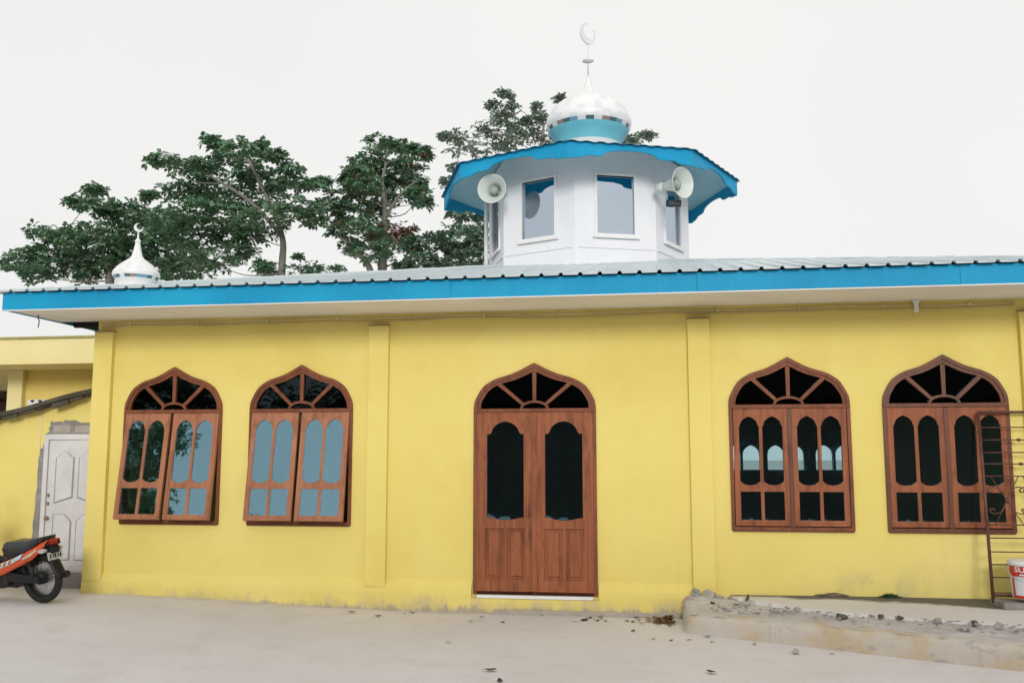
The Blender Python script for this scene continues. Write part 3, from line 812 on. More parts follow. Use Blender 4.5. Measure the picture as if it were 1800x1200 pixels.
# raised panels with a cusped top
mbg = MB(); mbp = MB()
xa, xb, xm, g = dx0+.10, DX1-.09, (dx0+DX1)/2+.02, .016
zmid = 1.03
for (x0, x1, fl) in ((xa, xm-.028, 1), (xm+.028, xb, -1)):
    c = (x0+x1)/2; h = (x1-x0)/2
    top = crom([(x1,1.66),(c+h*.72,1.665),(c+h*.45,1.70),(c,1.725),(c-h*.45,1.70),(c-h*.72,1.665),(x0,1.66)], 3)
    up = ([(x1,1.10+(.07 if fl == 1 else 0))] + top + [(x0,1.10+(.07 if fl == -1 else 0))])
    lo = [(x1,.43),(x1,.98-(.09 if fl == 1 else 0)),(c+h*(.2 if fl == 1 else .9),.98),(c-h*(.9 if fl == 1 else .2),.98),(x0,.98-(.09 if fl == -1 else 0)),(x0,.43)]
    for poly in (up, lo):
        cz = sum(p[1] for p in poly)/len(poly)
        mbg.plate(poly, [], AYW-.0135, AYW-.0095)
        ins = [(c+(p[0]-c)*.86, cz+(p[1]-cz)*(.965)) for p in poly]
        mbp.plate(ins, [], AYW-.020, AYW-.0098)
mbg.build('panel_groove', M['groove'], sd_); mbp.build('panel', M['door_w'], sd_)
mb = MB()
mb.lathe([(0,-.055),(.022,-.05),(.026,-.035),(.012,-.02),(.012,0)], 12, axis='y', origin=(dx0+.035,AYW-.008,.93))
mb.build('door_knob', M['rust'], sd_)
for z in (1.20,1.10):
    mb = MB(); mb.box(dx0+.022, dx0+.040, AYW-.034, AYW-.008, z-.02, z+.02, bev=.003); mb.build('door_bolt', M['rust'], sd_)
mb = MB(); mb.box(-7.45,-6.62,AYW-.09,AYW+.10,.02,DZ0-.006,bev=.012); mb.build('step', M['cement'], shed)
mb = MB(); mb.tube([(-7.46,AYW-.004,rk(-7.46)-.05),(-7.455,AYW-.006,2.1),(-7.47,AYW-.004,1.9),(-7.46,AYW-.004,1.7)], .005, 5); mb.build('hanging_wire', M['white'], shed)

# ------------------------------------------------------------------ building behind the shed
RY = 3.6
rb = thing('rear_building', 'taller yellow building with a flat cream roof band behind the lean-to', 'building', (0,0,0))
mb = MB(); mb.box(-16,-6.62,RY,10,3.15,3.565,bev=.006); mb.build('roof_band', M['cream'], rb)
mb = MB(); mb.box(-16.03,-6.6,RY-.03,10.03,3.566,3.60); mb.build('roof_edge', M['olive'], rb)
mb = MB(); mb.box(-11.05,-6.62,RY+1.0,RY+1.16,-.1,3.149); mb.box(-11.05,-10.9,RY+1.162,9.8,-.1,3.149); mb.build('wall', M['yellow_b'], rb)
mb = MB(); mb.box(-11.08,-10.80,RY+.90,RY+1.0,-.1,3.1485,bev=.006); mb.build('column', M['cream'], rb)
mb = MB()
mb.box(-10.74,-9.9,RY+.985,RY+.9985,2.50,2.645)
vb = mb.build('vent_block', M['white'], rb)
mb = MB()
for i in range(6):
    x = -10.70+i*.135
    mb.prism([(x,2.635),(x+.10,2.635),(x+.05,2.585)] if i % 2 == 0 else [(x+.01,2.635),(x+.095,2.635),(x+.095,2.58),(x+.06,2.58)], RY+.981, RY+.9848)
    mb.prism([(x+.055,2.51),(x+.135,2.51),(x+.095,2.565)], RY+.981, RY+.9848)
mb.build('vent_shade', M['dark_void'], vb)  # dark wedges on the block face, painted shade for open holes
nh = thing('neighbour_house', 'dark brown gabled roof just showing past the rear building at the left edge', 'house', (0,0,0))
mb = MB(); mb.prism([(-19.5,2.1),(-15.95,2.1),(-15.95,3.02),(-17.5,2.35),(-19.5,2.2)], 9.5, 9.55); mb.bm.free()
mb = MB(); mb.prism([(-19.6,1.9),(-19.6,2.0),(-14.62,3.10),(-14.62,3.0)], 8.6, 14); mb.build('roof', M['roof_brown'], nh)
mb = MB(); mb.prism([(-19.2,-.1),(-14.8,-.1),(-14.8,2.93),(-19.2,1.95)], 9.0, 13.6); mb.build('wall', M['roof_brown'], nh)

# ------------------------------------------------------------------ raised pavement on the right
foot = [(.265,-.50),(.215,-.76),(.232,-.90),(.31,-.968),(1.37,-1.42),(2.39,-1.95),(2.79,-2.13),(4.2,-2.86),(6.2,-3.9)]
random.seed(21)
def resample(p, step):
    out = []
    for a, b in zip(p[:-1], p[1:]):
        n = max(1, int(math.dist(a, b)/step))
        for i in range(n): out.append((a[0]+(b[0]-a[0])*i/n, a[1]+(b[1]-a[1])*i/n))
    out.append(p[-1]); return out
fl = resample(foot, .07)
mb = MB()       # painted kerb face with a worn round edge
PR = [(0,-.05),(.004,.0),(.012,.07),(.018,.130),(.032,.158),(.062,.174),(.12,.180),(.20,.180)]
rows = []
for i, p in enumerate(fl):
    a = fl[max(i-1,0)]; b = fl[min(i+1,len(fl)-1)]; d = Vector((b[0]-a[0], b[1]-a[1])).normalized(); n = Vector((-d.y, d.x))
    e = .5*(math.sin(i*.61)+math.sin(i*.23+1)); wob = .012*e
    rows.append([mb._v((p[0]+n.x*(q[0]+wob*(q[1] > .05)), p[1]+n.y*(q[0]+wob*(q[1] > .05)), q[1] + (random.uniform(-.009,.006) if q[1] > .14 else 0) + .02*min(1,max(0,(p[0]-.2)/3))*(q[1] > .05))) for q in PR])
for i in range(len(rows)-1):
    for q in range(len(PR)-1):
        f = mb.bm.faces.new((rows[i][q], rows[i+1][q], rows[i+1][q+1], rows[i][q+1])); f.smooth = True
mb.bm.faces.new(rows[0])
tag(mb.build('kerb', M['kerb']), 'low kerb with peeling white and ochre paint in front of the pavement', 'kerb', kind='structure')
from mathutils import noise as mn
mb = MB()       # broken concrete strip behind the kerb
gx = [.262+.045*i for i in range(136)]; NY = 56
def foot_y(x):
    for a, b in zip(foot[:-1], foot[1:]):
        if a[0] <= x <= b[0]: return a[1]+(b[1]-a[1])*(x-a[0])/(b[0]-a[0])
    return foot[-1][1] if x > 1 else foot[0][1]
g2 = []
for x in gx:
    y0 = foot_y(x)+.06; col = []
    for j in range(NY):
        y = y0 + (.05-y0)*j/(NY-1)
        nn = mn.noise(Vector((x*3.1,y*4.2,1.3)))*.5 + mn.noise(Vector((x*9,y*11,4)))*.5
        t = min(1, j/5)
        z = .168 + .02*min(1,max(0,(x-.2)/3)) + t*(.022*nn + .012) + .012*max(0,1+y/1.2)
        if x < 1.1: z += .032*min(1,(1.1-x)/.5)*max(0,1+y/.62)*min(1,1+nn)
        if x < .95 : z += .03*max(0,1-abs(x-.42)/.3)*max(0,1-abs(y+.12)/.25)
        col.append(mb._v((x, y, z)))
    if x < .27:
        for v in col: v.co.z -= .02
        g2.append([mb._v((v.co.x-.03+.01*math.sin(v.co.y*40), v.co.y, 0)) for v in col]); g2.append([mb._v((v.co.x-.016+.008*math.sin(v.co.y*33), v.co.y, v.co.z-.045)) for v in col])
    g2.append(col)
for i in range(len(g2)-1):
    for j in range(NY-1): f = mb.bm.faces.new((g2[i][j], g2[i+1][j], g2[i+1][j+1], g2[i][j+1]))
tag(mb.build('pavement_edge', M['rubble']), 'strip of broken grey concrete between kerb and walkway', 'pavement', kind='structure')
mb = MB()       # smooth walkway along the wall
fe = [(.72,-.14),(.85,-.22),(1.0,-.38),(1.64,-.88),(2.3,-1.12),(3.1,-1.32),(4.3,-1.95),(6.2,-2.9)]
fe = [(p[0]+random.uniform(-.01,.01), p[1]+random.uniform(-.022,.022)) for p in resample(fe, .06)]
def wz(x, y): return .250 + .026*y - .012*max(0,1-(x-.6)/1.2)
a = [mb._v((x, y, wz(x,y))) for x, y in fe]; b = [mb._v((x, y-.012, .15)) for x, y in fe]; m1 = [mb._v((x, y*.5, wz(x,y*.5))) for x, y in fe]; c = [mb._v((x, .02, wz(x,0)+.0)) for x, y in fe]
for i in range(len(fe)-1):
    for u, v in ((b, a), (a, m1), (m1, c)): mb.bm.faces.new((u[i], u[i+1], v[i+1], v[i]))
tag(mb.build('pavement', M['walk']), 'smooth pale walkway beside the wall, damp and dark against the paint', 'pavement', kind='structure')
mb = MB(); mb.box(.36, XR+.3, .0, .04, -.1, .02); mb.bm.free()

# lumps of broken concrete and stones
def rock(seed, sx, sy, sz, sub=2):
    rd = random.Random(seed); mb = MB()
    bmesh.ops.create_icosphere(mb.bm, subdivisions=sub, radius=1)
    off = Vector((rd.random()*9, rd.random()*9, rd.random()*9))
    for v in mb.bm.verts:
        k = 1 + .55*mn.noise(v.co*1.3+off) + .2*mn.noise(v.co*3.5+off)
        v.co = Vector((v.co.x*k*sx, v.co.y*k*sy, max(-.55, v.co.z*k)*sz))
    return mb
chunks = [(.50,-.14,.235,.065,.05,.085,'block','pale upright lump of broken cement against the pilaster foot'),
          (.37,-.13,.27,.055,.045,.05,'stone','grey broken cement lump topmost on the rubble at the pilaster'),
          (.33,-.22,.205,.09,.06,.035,'block','flat broken slab piece under the rubble at the pilaster'),
          (.60,-.16,.215,.05,.04,.035,'stone','grey stone at the right foot of the pale upright cement lump'),
          (.74,-.12,.215,.09,.04,.02,'block','low white mortar crust along the wall beside the rubble'),
          (.82,-.42,.20,.07,.05,.03,'stone','grey cement fragment lying loose on the broken strip near its left end')]
for i, (x, y, z, a, b, c, m, l) in enumerate(chunks):
    o = rock(40+i, a, b, c).build('concrete_chunk', M[m]); o.location = (x, y, z); o.rotation_euler = (.2*math.sin(i), .2*math.cos(i*2), i*1.3)
    tag(o, l, 'rubble', 'broken concrete by the pilaster')
stones = [(1.63,-1.10,.052,.04,.030,'stone_d','dark round stone on the broken strip below the shut window'),
          (1.985,-1.02,.035,.025,.022,'stone_d','small dark stone under the walkway edge right of the dark round one'),
          (2.13,-1.10,.030,.025,.022,'stone_d','small dark stone second along the walkway edge'),
          (2.42,-1.22,.040,.03,.028,'stone','grey pointed pebble midway along the walkway edge'),
          (2.70,-1.30,.045,.03,.028,'stone_d','dark stone nearest the bucket on the broken strip'),
          (2.86,-1.42,.040,.03,.026,'stone','grey stone beside the dark one near the right edge of the picture'),
          (1.30,-.66,.030,.02,.018,'stone','small grey stone at the start of the broken walkway edge'),
          (2.12,-1.30,.022,.018,.014,'block','pale chip lying in the middle of the broken strip')]
for i, (x, y, a, b, c, m, l) in enumerate(stones):
    o = rock(70+i, a, b, c).build('stone', M[m]); o.location = (x, y, .205+.02*min(1,(x-.2)/3)); o.rotation_euler = (0,0,i*1.1)
    tag(o, l, 'stone', 'stones on the broken pavement')
random.seed(31)
base_st = rock(99, .020, .016, .012, 1).build('stone', M['stone']); base_st.location = (2.5,-1.55,.215)
tag(base_st, 'small grey pebble scattered on the broken concrete strip', 'stone', 'pebbles on the broken concrete')
for i in range(120):
    o = base_st.copy(); COL.objects.link(o)
    x = random.uniform(.5, 3.6); t = random.random()**.7; yf = foot_y(x)+.2; ye = -.2-.36*x if x < 3 else -1.25
    o.location = (x, yf+(ye-yf)*t, .192+.045*min(1,(x-.2)/3)); o.rotation_euler = (0,0,random.uniform(0,6)); k = random.uniform(.35,1.4); o.scale = (k,k*random.uniform(.7,1.2),k*.8)
o = rock(120, .030,.028,.026, 2).build('stone', M['block']); o.location = (1.13,-1.72,.018)
tag(o, 'lone brownish brick chip on the yard in front of the kerb', 'stone')

# moss tuft and damp soil by the wall
mb = MB(); rd = random.Random(4)
for i in range(420):
    x = rd.gauss(0,.065); y = -abs(rd.gauss(0,.03)); h = rd.uniform(.015,.05)*math.exp(-(x/.09)**2); a = rd.uniform(0,6.3); d = .008
    mb.face([(x-d*math.cos(a), y-d*math.sin(a), 0), (x+d*math.cos(a), y+d*math.sin(a), 0), (x+rd.uniform(-.02,.02), y+rd.uniform(-.02,.01), h)])
o = mb.build('moss_tuft', M['moss']); o.location = (2.30,-.004,.25)
tag(o, 'small dark green tuft of moss at the foot of the wall', 'moss')
M['soil'] = simple('brown_soil', (.15,.12,.085), .95, .1, var=.3, scale=20, bump=.6)
mb = rock(55, .15, .04, .035, 3); o = mb.build('soil_heap', M['soil']); o.location = (1.72,-.02,.243); tag(o, 'low brown heap of soil against the wall between the shut windows', 'soil')

# ------------------------------------------------------------------ leaning wrought iron gate
GY0, GY1, GZ0, GZ1 = -.36, -.085, .285, 2.10
gate = thing('iron_gate', 'rusty wrought iron gate leaning on the wall at the right edge', 'gate', (3.165,GY0,GZ0), 0)
gate.rotation_euler = (-math.atan2(GY1-GY0, GZ1-GZ0), 0, 0)
GH = math.hypot(GY1-GY0, GZ1-GZ0); GW = .74
gate.rotation_euler = (math.atan2(GZ1-GZ0, GY1-GY0)-PI/2, math.atan2(.10, GH)*-1*0, 0)
mb = MB()
mb.tube([(0,0,-.02),(.055,0,GH)], .016, 8); mb.tube([(GW,0,-.02),(GW+.055,0,GH)], .016, 8); mb.tube([(.055,0,GH),(GW+.055,0,GH)], .014, 8); mb.tube([(.0,0,.05),(GW,0,.05)], .013, 8)
mb.build('gate_frame', M['iron'], gate)
def zr(py): return GH*(1045-py)/(1045-725)
for py, knob in ((1032,0),(1007,0),(986,1),(965,0),(942,1),(920,0),(837,0),(816,1),(796,0),(774,1),(752,0)):
    z = zr(py); xo = .055*z/GH
    mb = MB(); kn = MB(); mb.tube([(xo,0,z),(GW+xo,0,z)], .0065, 6); gb = mb.build('gate_bar', M['iron'], gate)
    if knob:
        for xk in (.36,.60): kn.lathe([(0,-.03),(.010,-.02),(.018,0),(.010,.02),(0,.03)], 8, axis='x', origin=(xo+xk,0,z))
        kn.build('gate_knob', M['iron'], gb)
mb = MB(); z0, z1 = zr(920), zr(837); zc = (z0+z1)/2
for xc in (.20,.50):
    for sx in (-1,1):
        for sz in (-1,1):
            pts = []
            for i in range(26):
                t = i/25; a = t*4.6; r = .105*(1-.80*t)
                pts.append((.03+xc+sx*(.012+.105-r*math.cos(a)), 0, zc+sz*(.02+r*math.sin(a)+.10*t)))
            mb.tube(pts, .006, 5)
    mb.lathe([(0,-.03),(.016,-.015),(.022,0),(.016,.015),(0,.03)], 8, origin=(.03+xc,0,zc))
    mb.tube([(.03+xc-.13,0,z0),(.03+xc,0,zc),(.03+xc+.13,0,z1)], .005, 5); mb.tube([(.03+xc+.13,0,z0),(.03+xc,0,zc),(.03+xc-.13,0,z1)], .005, 5)
mb.build('gate_scroll', M['iron'], gate)
mb = MB(); mb.M = Matrix.Translation((3.44,-.40,.262)) @ Euler((0,.03,.12)).to_matrix().to_4x4(); mb.box(-.27,.55,-.16,.16,-.035,.03,bev=.012)
o = mb.build('cement_slab', M['cement']); tag(o, 'broken grey cement slab lying under the gate and bucket', 'slab')

# ------------------------------------------------------------------ paint bucket
bk = thing('paint_bucket', 'white paint bucket with red print and a white lid at the right edge', 'bucket', (3.465,-.47,.335))
mb = MB(); mb.lathe([(0,0),(.150,0),(.155,.01),(.172,.315),(.176,.318),(.176,.335),(.0,.336)], 40); mb.build('bucket_body', M['bucket_w'], bk)
mb = MB(); mb.lathe([(.1785,.300),(.184,.302),(.184,.338),(.176,.345),(.15,.342),(0,.342)], 40); mb.build('lid', M['bucket_w'], bk)
def wrap(mb, a0, a1, z0, z1, off, n=24):
    def P(a, z): r = .155 + .017*(z-.01)/.305 + off; return (r*math.sin(a), -r*math.cos(a), z)
    for i in range(n):
        b0 = a0+(a1-a0)*i/n; b1 = a0+(a1-a0)*(i+1)/n
        q = [P(b0,z0), P(b1,z0), P(b1,z1), P(b0,z1)]
        f = mb.face(q); f.smooth = True
mb = MB(); wrap(mb, -1.22, 1.0, .205, .298, .0012)
wrap(mb, -.98, 1.0, .004, .030, .0012); wrap(mb, -.98, -.80, .030, .205, .0012, 6); wrap(mb, .88, 1.0, .030, .205, .0012, 6)
lab = mb.build('red_label', M['bucket_r'], bk)
mb = MB(); wrap(mb, -.80, .88, .030, .192, .0016); mb.build('white_panel', M['bucket_p'], bk)
cu = bpy.data.curves.new('lettering', 'FONT'); cu.body = 'SUPER'; cu.size = .066; cu.extrude = .0; cu.offset = .0014; cu.align_x = 'LEFT'; cu.resolution_u = 3
tob = bpy.data.objects.new('tmp_lettering', cu); COL.objects.link(tob)
dg = bpy.context.evaluated_depsgraph_get(); dg.update()
me = bpy.data.meshes.new_from_object(tob.evaluated_get(dg)); bpy.data.objects.remove(tob)
bm = bmesh.new(); bm.from_mesh(me); bmesh.ops.subdivide_edges(bm, edges=bm.edges, cuts=1)
wmax = max(v.co.x for v in bm.verts)
for v in bm.verts:
    a = -.72 + 1.5*v.co.x/wmax; z = .246 + v.co.y; r = .155 + .017*(z-.01)/.305 + .0026
    v.co = Vector((r*math.sin(a), -r*math.cos(a), z))
bm.to_mesh(me); bm.free(); me.materials.append(M['bucket_w'])
o = bpy.data.objects.new('lettering', me); COL.objects.link(o); o.parent = bk
mb = MB(); wrap(mb, -.42, .35, .214, .229, .0022, 12); mb.build('print_strip', M['bucket_p'], bk)
mb = MB(); mb.tube([( .18*math.cos(a), -.182*math.sin(a)*.55-.06, .29-.13*math.sin(a)) for a in [PI*i/14 for i in range(15)]], .0035, 6); mb.build('handle', M['steel'], bk)
bk.rotation_euler = (0,0,-.42)

# ------------------------------------------------------------------ motorcycle
mc = thing('motorcycle', 'orange and black motorcycle parked by the white door, only its rear half in view', 'motorcycle', (-6.50,-.80,.115), R(171))
mc.rotation_euler = (R(-6), 0, R(168)); mc.rotation_mode = 'XYZ'
def wheel(x, drum=True):
    WR = .262
    mb = MB(); pts = [(x+(WR-.034)*math.cos(a), 0, .27+(WR-.034)*math.sin(a)) for a in [2*PI*i/44 for i in range(44)]]
    mb.tube(pts, .040, 12, closed=True)
    wh = mb.build('wheel', M['black_r'], mc)
    mb = MB(); mb.lathe([(.200,-.022),(.206,-.026),(.206,.026),(.200,.022),(.192,.012),(.192,-.012),(.200,-.022)], 40, axis='y', origin=(x,0,.27)); mb.build('rim', M['chrome'], wh)
    mb = MB()
    for i in range(28):
        a = 2*PI*i/28; b = a + (.5 if i % 2 else -.5); s = .028 if i % 4 < 2 else -.028
        mb.tube([(x+.055*math.cos(b), s, .27+.055*math.sin(b)), (x+.195*math.cos(a), 0, .27+.195*math.sin(a))], .0018, 4)
    mb.build('spokes', M['chrome'], wh)
    mb = MB(); mb.lathe([(.02,-.075),(.055,-.06),(.066,-.045),(.066,.045),(.055,.06),(.02,.075)], 24, axis='y', origin=(x,0,.27)); mb.build('hub', M['engine'], wh)
wheel(0); wheel(1.35)
mb = MB()
for s in (-1,1):
    mb.tube([(-.05,s*.085,.27),(.44,s*.075,.30)], .017, 8)
    mb.tube([(.40,s*.05,.34),(.10,s*.075,.60),(-.18,s*.07,.64)], .013, 8)
mb.tube([(.42,0,.36),(.62,0,.46),(.98,0,.78)], .028, 8)
mb.build('frame', M['black_p'], mc)
mb = MB()
for s in (-1,1):
    mb.tube([(.0,s*.115,.31),(.05,s*.115,.42)], .024, 10); mb.tube([(.05,s*.115,.42),(.11,s*.11,.57)], .017, 10)
    for i in range(7): mb.lathe([(.026,-.004),(.031,0),(.026,.004)], 12, origin=(.058+i*.007, s*.1145, .425+i*.016))
mb.build('shock_absorber', M['engine'], mc)
mb = MB(); mb.prism(crom([(-.05,.235),(-.075,.27),(-.05,.312),(.2,.325),(.45,.345),(.50,.30),(.45,.25),(.2,.235),(-.05,.235)],3)[:-1], .086, .125, bev=.008); mb.build('chain_case', M['black_p'], mc)
mb = MB(); mb.prism([(.36,.20),(.44,.16),(.66,.16),(.74,.22),(.78,.34),(.62,.42),(.42,.40),(.36,.32)], -.12, .13, bev=.02)
mb.lathe([(.05,.72),(.07,.74),(.07,.92),(.05,.95)], 14, axis='x', origin=(0,0,.30))
for i in range(7): mb.lathe([(.06,.745+i*.026),(.088,.748+i*.026),(.088,.756+i*.026),(.06,.76+i*.026)], 16, axis='x', origin=(0,0,.30))
mb.lathe([(0,.12),(.075,.125),(.082,.14),(.07,.158),(0,.162)], 20, axis='y', origin=(.58,0,.28))
mb.build('engine', M['engine'], mc)
mb = MB()       # exhaust on the far side
mb.tube(crom([(.88,-.03,.24),(.80,-.08,.17),(.55,-.13,.16),(.32,-.15,.20),(.14,-.165,.235),(-.18,-.165,.285)],4), [.016]*12+[.022,.030,.040,.042,.042,.042,.042,.040,.036], 12)
mb.build('exhaust', M['engine'], mc)
mb = MB()       # side panels and tail
up = [(-.17,.690),(-.08,.655),(.02,.598),(.23,.505),(.44,.435),(.66,.375)]
dn = [(.66,.280),(.52,.275),(.42,.300),(.22,.385),(.02,.470),(-.06,.535),(-.145,.625)]
for s in (-1,1):
    A = []; B = []
    for (x, z) in up: A.append((x, s*(.055+.075*min(1,max(0,(x+.24)/.35))), z))
    for (x, z) in dn: B.append((x, s*(.065+.085*min(1,max(0,(x+.24)/.35))), z))
    B = B[::-1]; m_ = [((A[i][0]+B[min(i,len(B)-1)][0])/2, 0, 0) for i in range(len(A))]
    def lerp(P, t):
        t *= len(P)-1; i = min(int(t), len(P)-2); f = t-i
        return Vector(P[i]).lerp(Vector(P[i+1]), f)
    n = 16; g = []
    for i in range(n+1):
        t = i/n; a = lerp(A, t); b = lerp(B, t); row = []
        for j in range(6):
            u = j/5; p = a.lerp(b, u); p.y += s*.022*math.sin(PI*u); row.append(mb._v(p))
        g.append(row)
    for i in range(n):
        for j in range(5): f = mb.bm.faces.new((g[i][j], g[i+1][j], g[i+1][j+1], g[i][j+1])); f.smooth = True
mb.face([(-.17,-.055,.690),(-.17,.055,.690),(-.07,.105,.645),(-.07,-.105,.645)])
mb.face([(-.17,-.055,.690),(-.17,.055,.690),(-.145,.065,.625),(-.145,-.065,.625)])
fa = mb.build('tail_fairing', M['orange'], mc); md = fa.modifiers.new('t','SOLIDIFY'); md.thickness = .006; md.offset = -1
def strip(x0, x1, u0, u1, off, mb):
    n = 10
    def surf(x, u):
        def z_at(P, x):
            P = sorted(P)
            for a, b in zip(P[:-1], P[1:]):
                if a[0] <= x <= b[0]: return a[1]+(b[1]-a[1])*(x-a[0])/(b[0]-a[0])
            return P[0][1] if x < P[0][0] else P[-1][1]
        za = z_at(up, x); zb_ = z_at(dn, x); k = min(1,max(0,(x+.24)/.35))
        y = (.055+.075*k)*(1-u) + (.065+.085*k)*u + .022*math.sin(PI*u) + off
        return (x, y, za+(zb_-za)*u)
    for i in range(n):
        xa_ = x0+(x1-x0)*i/n; xb_ = x0+(x1-x0)*(i+1)/n
        mb.face([surf(xa_,u0), surf(xb_,u0), surf(xb_,u1), surf(xa_,u1)])
mb = MB(); strip(.22,.64,.06,.44,.006,mb); mb.build('decal', M['decal'], fa)
mb = MB(); strip(.12,.24,.05,.42,.0075,mb); mb.build('decal', M['decal_b'], fa)
mb = MB(); strip(-.06,.10,.42,.62,.006,mb); mb.build('decal', M['decal'], fa)
mb = MB()
for i in range(5): strip(.28+i*.07,.30+i*.07,.12,.38,.0085,mb)
mb.build('decal', M['seat'], fa)
mb = MB()
sp = crom([(-.10,.712),(-.05,.712),(.02,.692),(.14,.668),(.30,.655),(.36,.658),(.415,.648),(.445,.612),(.435,.565),(.41,.51),(.385,.455),(.26,.48),(.10,.545),(-.03,.635),(-.095,.672)], 3)
mb.prism(sp, -.115, .115, bev=.035, seg=3)
so_ = mb.build('seat', M['seat'], mc)
for f in so_.data.polygons: f.use_smooth = True
mb = MB()       # rear mudguard with flap
G0 = [(.19,.50),(.10,.555),(-.03,.575),(-.12,.552),(-.175,.50),(-.225,.42),(-.27,.352),(-.30,.345)]
rows = []
for x, z in crom(G0, 3):
    rows.append([mb._v((x, y, z - .05*(abs(y)/.075)**2)) for y in (-.075,-.05,0,.05,.075)])
for i in range(len(rows)-1):
    for j in range(4): f = mb.bm.faces.new((rows[i][j], rows[i+1][j], rows[i+1][j+1], rows[i][j+1])); f.smooth = True
o = mb.build('rear_mudguard', M['black_p'], mc); md = o.modifiers.new('t','SOLIDIFY'); md.thickness = .006
mb = MB(); mb.box(.06,.24,-.10,.10,.40,.535,bev=.02); mb.box(-.2,.12,-.06,.06,.54,.62,bev=.02); mb.prism([(.14,.24),(.30,.16),(.70,.16),(.78,.36),(.40,.44),(.20,.44)], -.075, .075, bev=.02); mb.build('under_tray', M['black_p'], mc)
mb = MB(); mb.prism([(-.175,.665),(-.180,.645),(-.160,.612),(-.13,.62),(-.15,.655)], -.045, .045, bev=.01); mb.build('tail_light', M['red_lamp'], mc)
for s in (-1,1):
    mb = MB(); mb.prism(crom([(-.17,.585),(-.14,.60),(-.08,.585),(-.07,.562),(-.12,.552),(-.16,.562),(-.17,.585)],3)[:-1], s*.085, s*.125, bev=.008); mb.build('turn_signal', M['grey_lamp'], mc)
mb = MB(); mb.M = Matrix.Translation((-.185,0,.515)) @ Matrix.Scale(.78,4) @ Matrix.Rotation(R(14),4,'Y') @ Matrix.Rotation(R(90),4,'Z')
mb.box(-.125,.125,-.003,.003,-.055,.055,bev=.002)
pl = mb.build('number_plate', M['plate_w'], mc)
mb = MB(); mb.M = Matrix.Translation((-.185,0,.515)) @ Matrix.Scale(.78,4) @ Matrix.Rotation(R(14),4,'Y') @ Matrix.Rotation(R(90),4,'Z')
for i, ww in enumerate((.026,.02,.03,.018,.026)):
    x = -.10+i*.042; mb.box(x, x+ww, .0032, .0042, -.028, .022); 
mb.build('plate_marks', M['black_p'], pl)
mb = MB(); mb.tube([(.50,.10,.20),(.55,.19,.10),(.60,.275,.035)], [.014,.012,.011], 8); mb.box(.575,.635,.255,.30,.022,.034); mb.build('side_stand', M['black_p'], mc)
mb = MB(); mb.tube([(.60,-.21,.20),(.60,.21,.20)], .011, 8)
for s in (-1,1): mb.tube([(.60,s*.13,.20),(.60,s*.22,.20)], .02, 8)
mb.build('footrest', M['black_r'], mc)
# front half (out of the frame, kept plausible)
before = set(mc.children)
for s in (-1,1):
    mb = MB(); mb.tube([(1.22,s*.075,.27),(1.05,s*.075,.72)], .02, 8); mb.build('fork', M['chrome'], mc)
mb = MB()
for s in (-1,1):
    mb.prism([(.78,.30),(.95,.28),(1.02,.50),(1.06,.80),(.96,.80),(.86,.55)], s*.10, s*.19, bev=.012)
mb.prism([(.92,.72),(1.10,.74),(1.16,.84),(1.08,.98),(.96,.98),(.92,.88)], -.10, .10, bev=.03)
mb.build('leg_shield', M['orange'], mc)
mb = MB(); rows = []
for a in [R(20+8*i) for i in range(16)]:
    rows.append([mb._v((1.22+.30*math.cos(a), y, .27+.30*math.sin(a)-.04*(abs(y)/.07)**2)) for y in (-.07,-.035,0,.035,.07)])
for i in range(15):
    for j in range(4): mb.bm.faces.new((rows[i][j], rows[i+1][j], rows[i+1][j+1], rows[i][j+1]))
o = mb.build('front_mudguard', M['orange'], mc); md = o.modifiers.new('t','SOLIDIFY'); md.thickness = .006
mb = MB(); mb.lathe([(.0,0),(.07,0),(.075,-.02),(.06,-.08),(0,-.1)], 20, axis='x', origin=(1.185,0,.88)); mb.build('headlight', M['bucket_p'], mc)
mb = MB(); mb.tube(crom([(1.0,.34,.96),(1.05,.26,.98),(1.1,.08,.96),(1.1,-.08,.96),(1.05,-.26,.98),(1.0,-.34,.96)],4), .012, 8); mb.build('handlebar', M['black_p'], mc)
for s in (-1,1):
    mb = MB(); mb.tube([(.985,s*.36,.955),(1.03,s*.29,.975)], .018, 8); mb.build('grip', M['black_r'], mc)
    mb = MB(); mb.tube([(1.06,s*.22,.98),(1.1,s*.27,1.14)], .006, 6); mb.lathe([(0,-.01),(.05,-.008),(.055,0),(.05,.008),(0,.01)], 16, axis='x', origin=(1.1,s*.29,1.17)); mb.build('mirror', M['black_p'], mc)

for o in set(mc.children) - before: o.location.x += .13
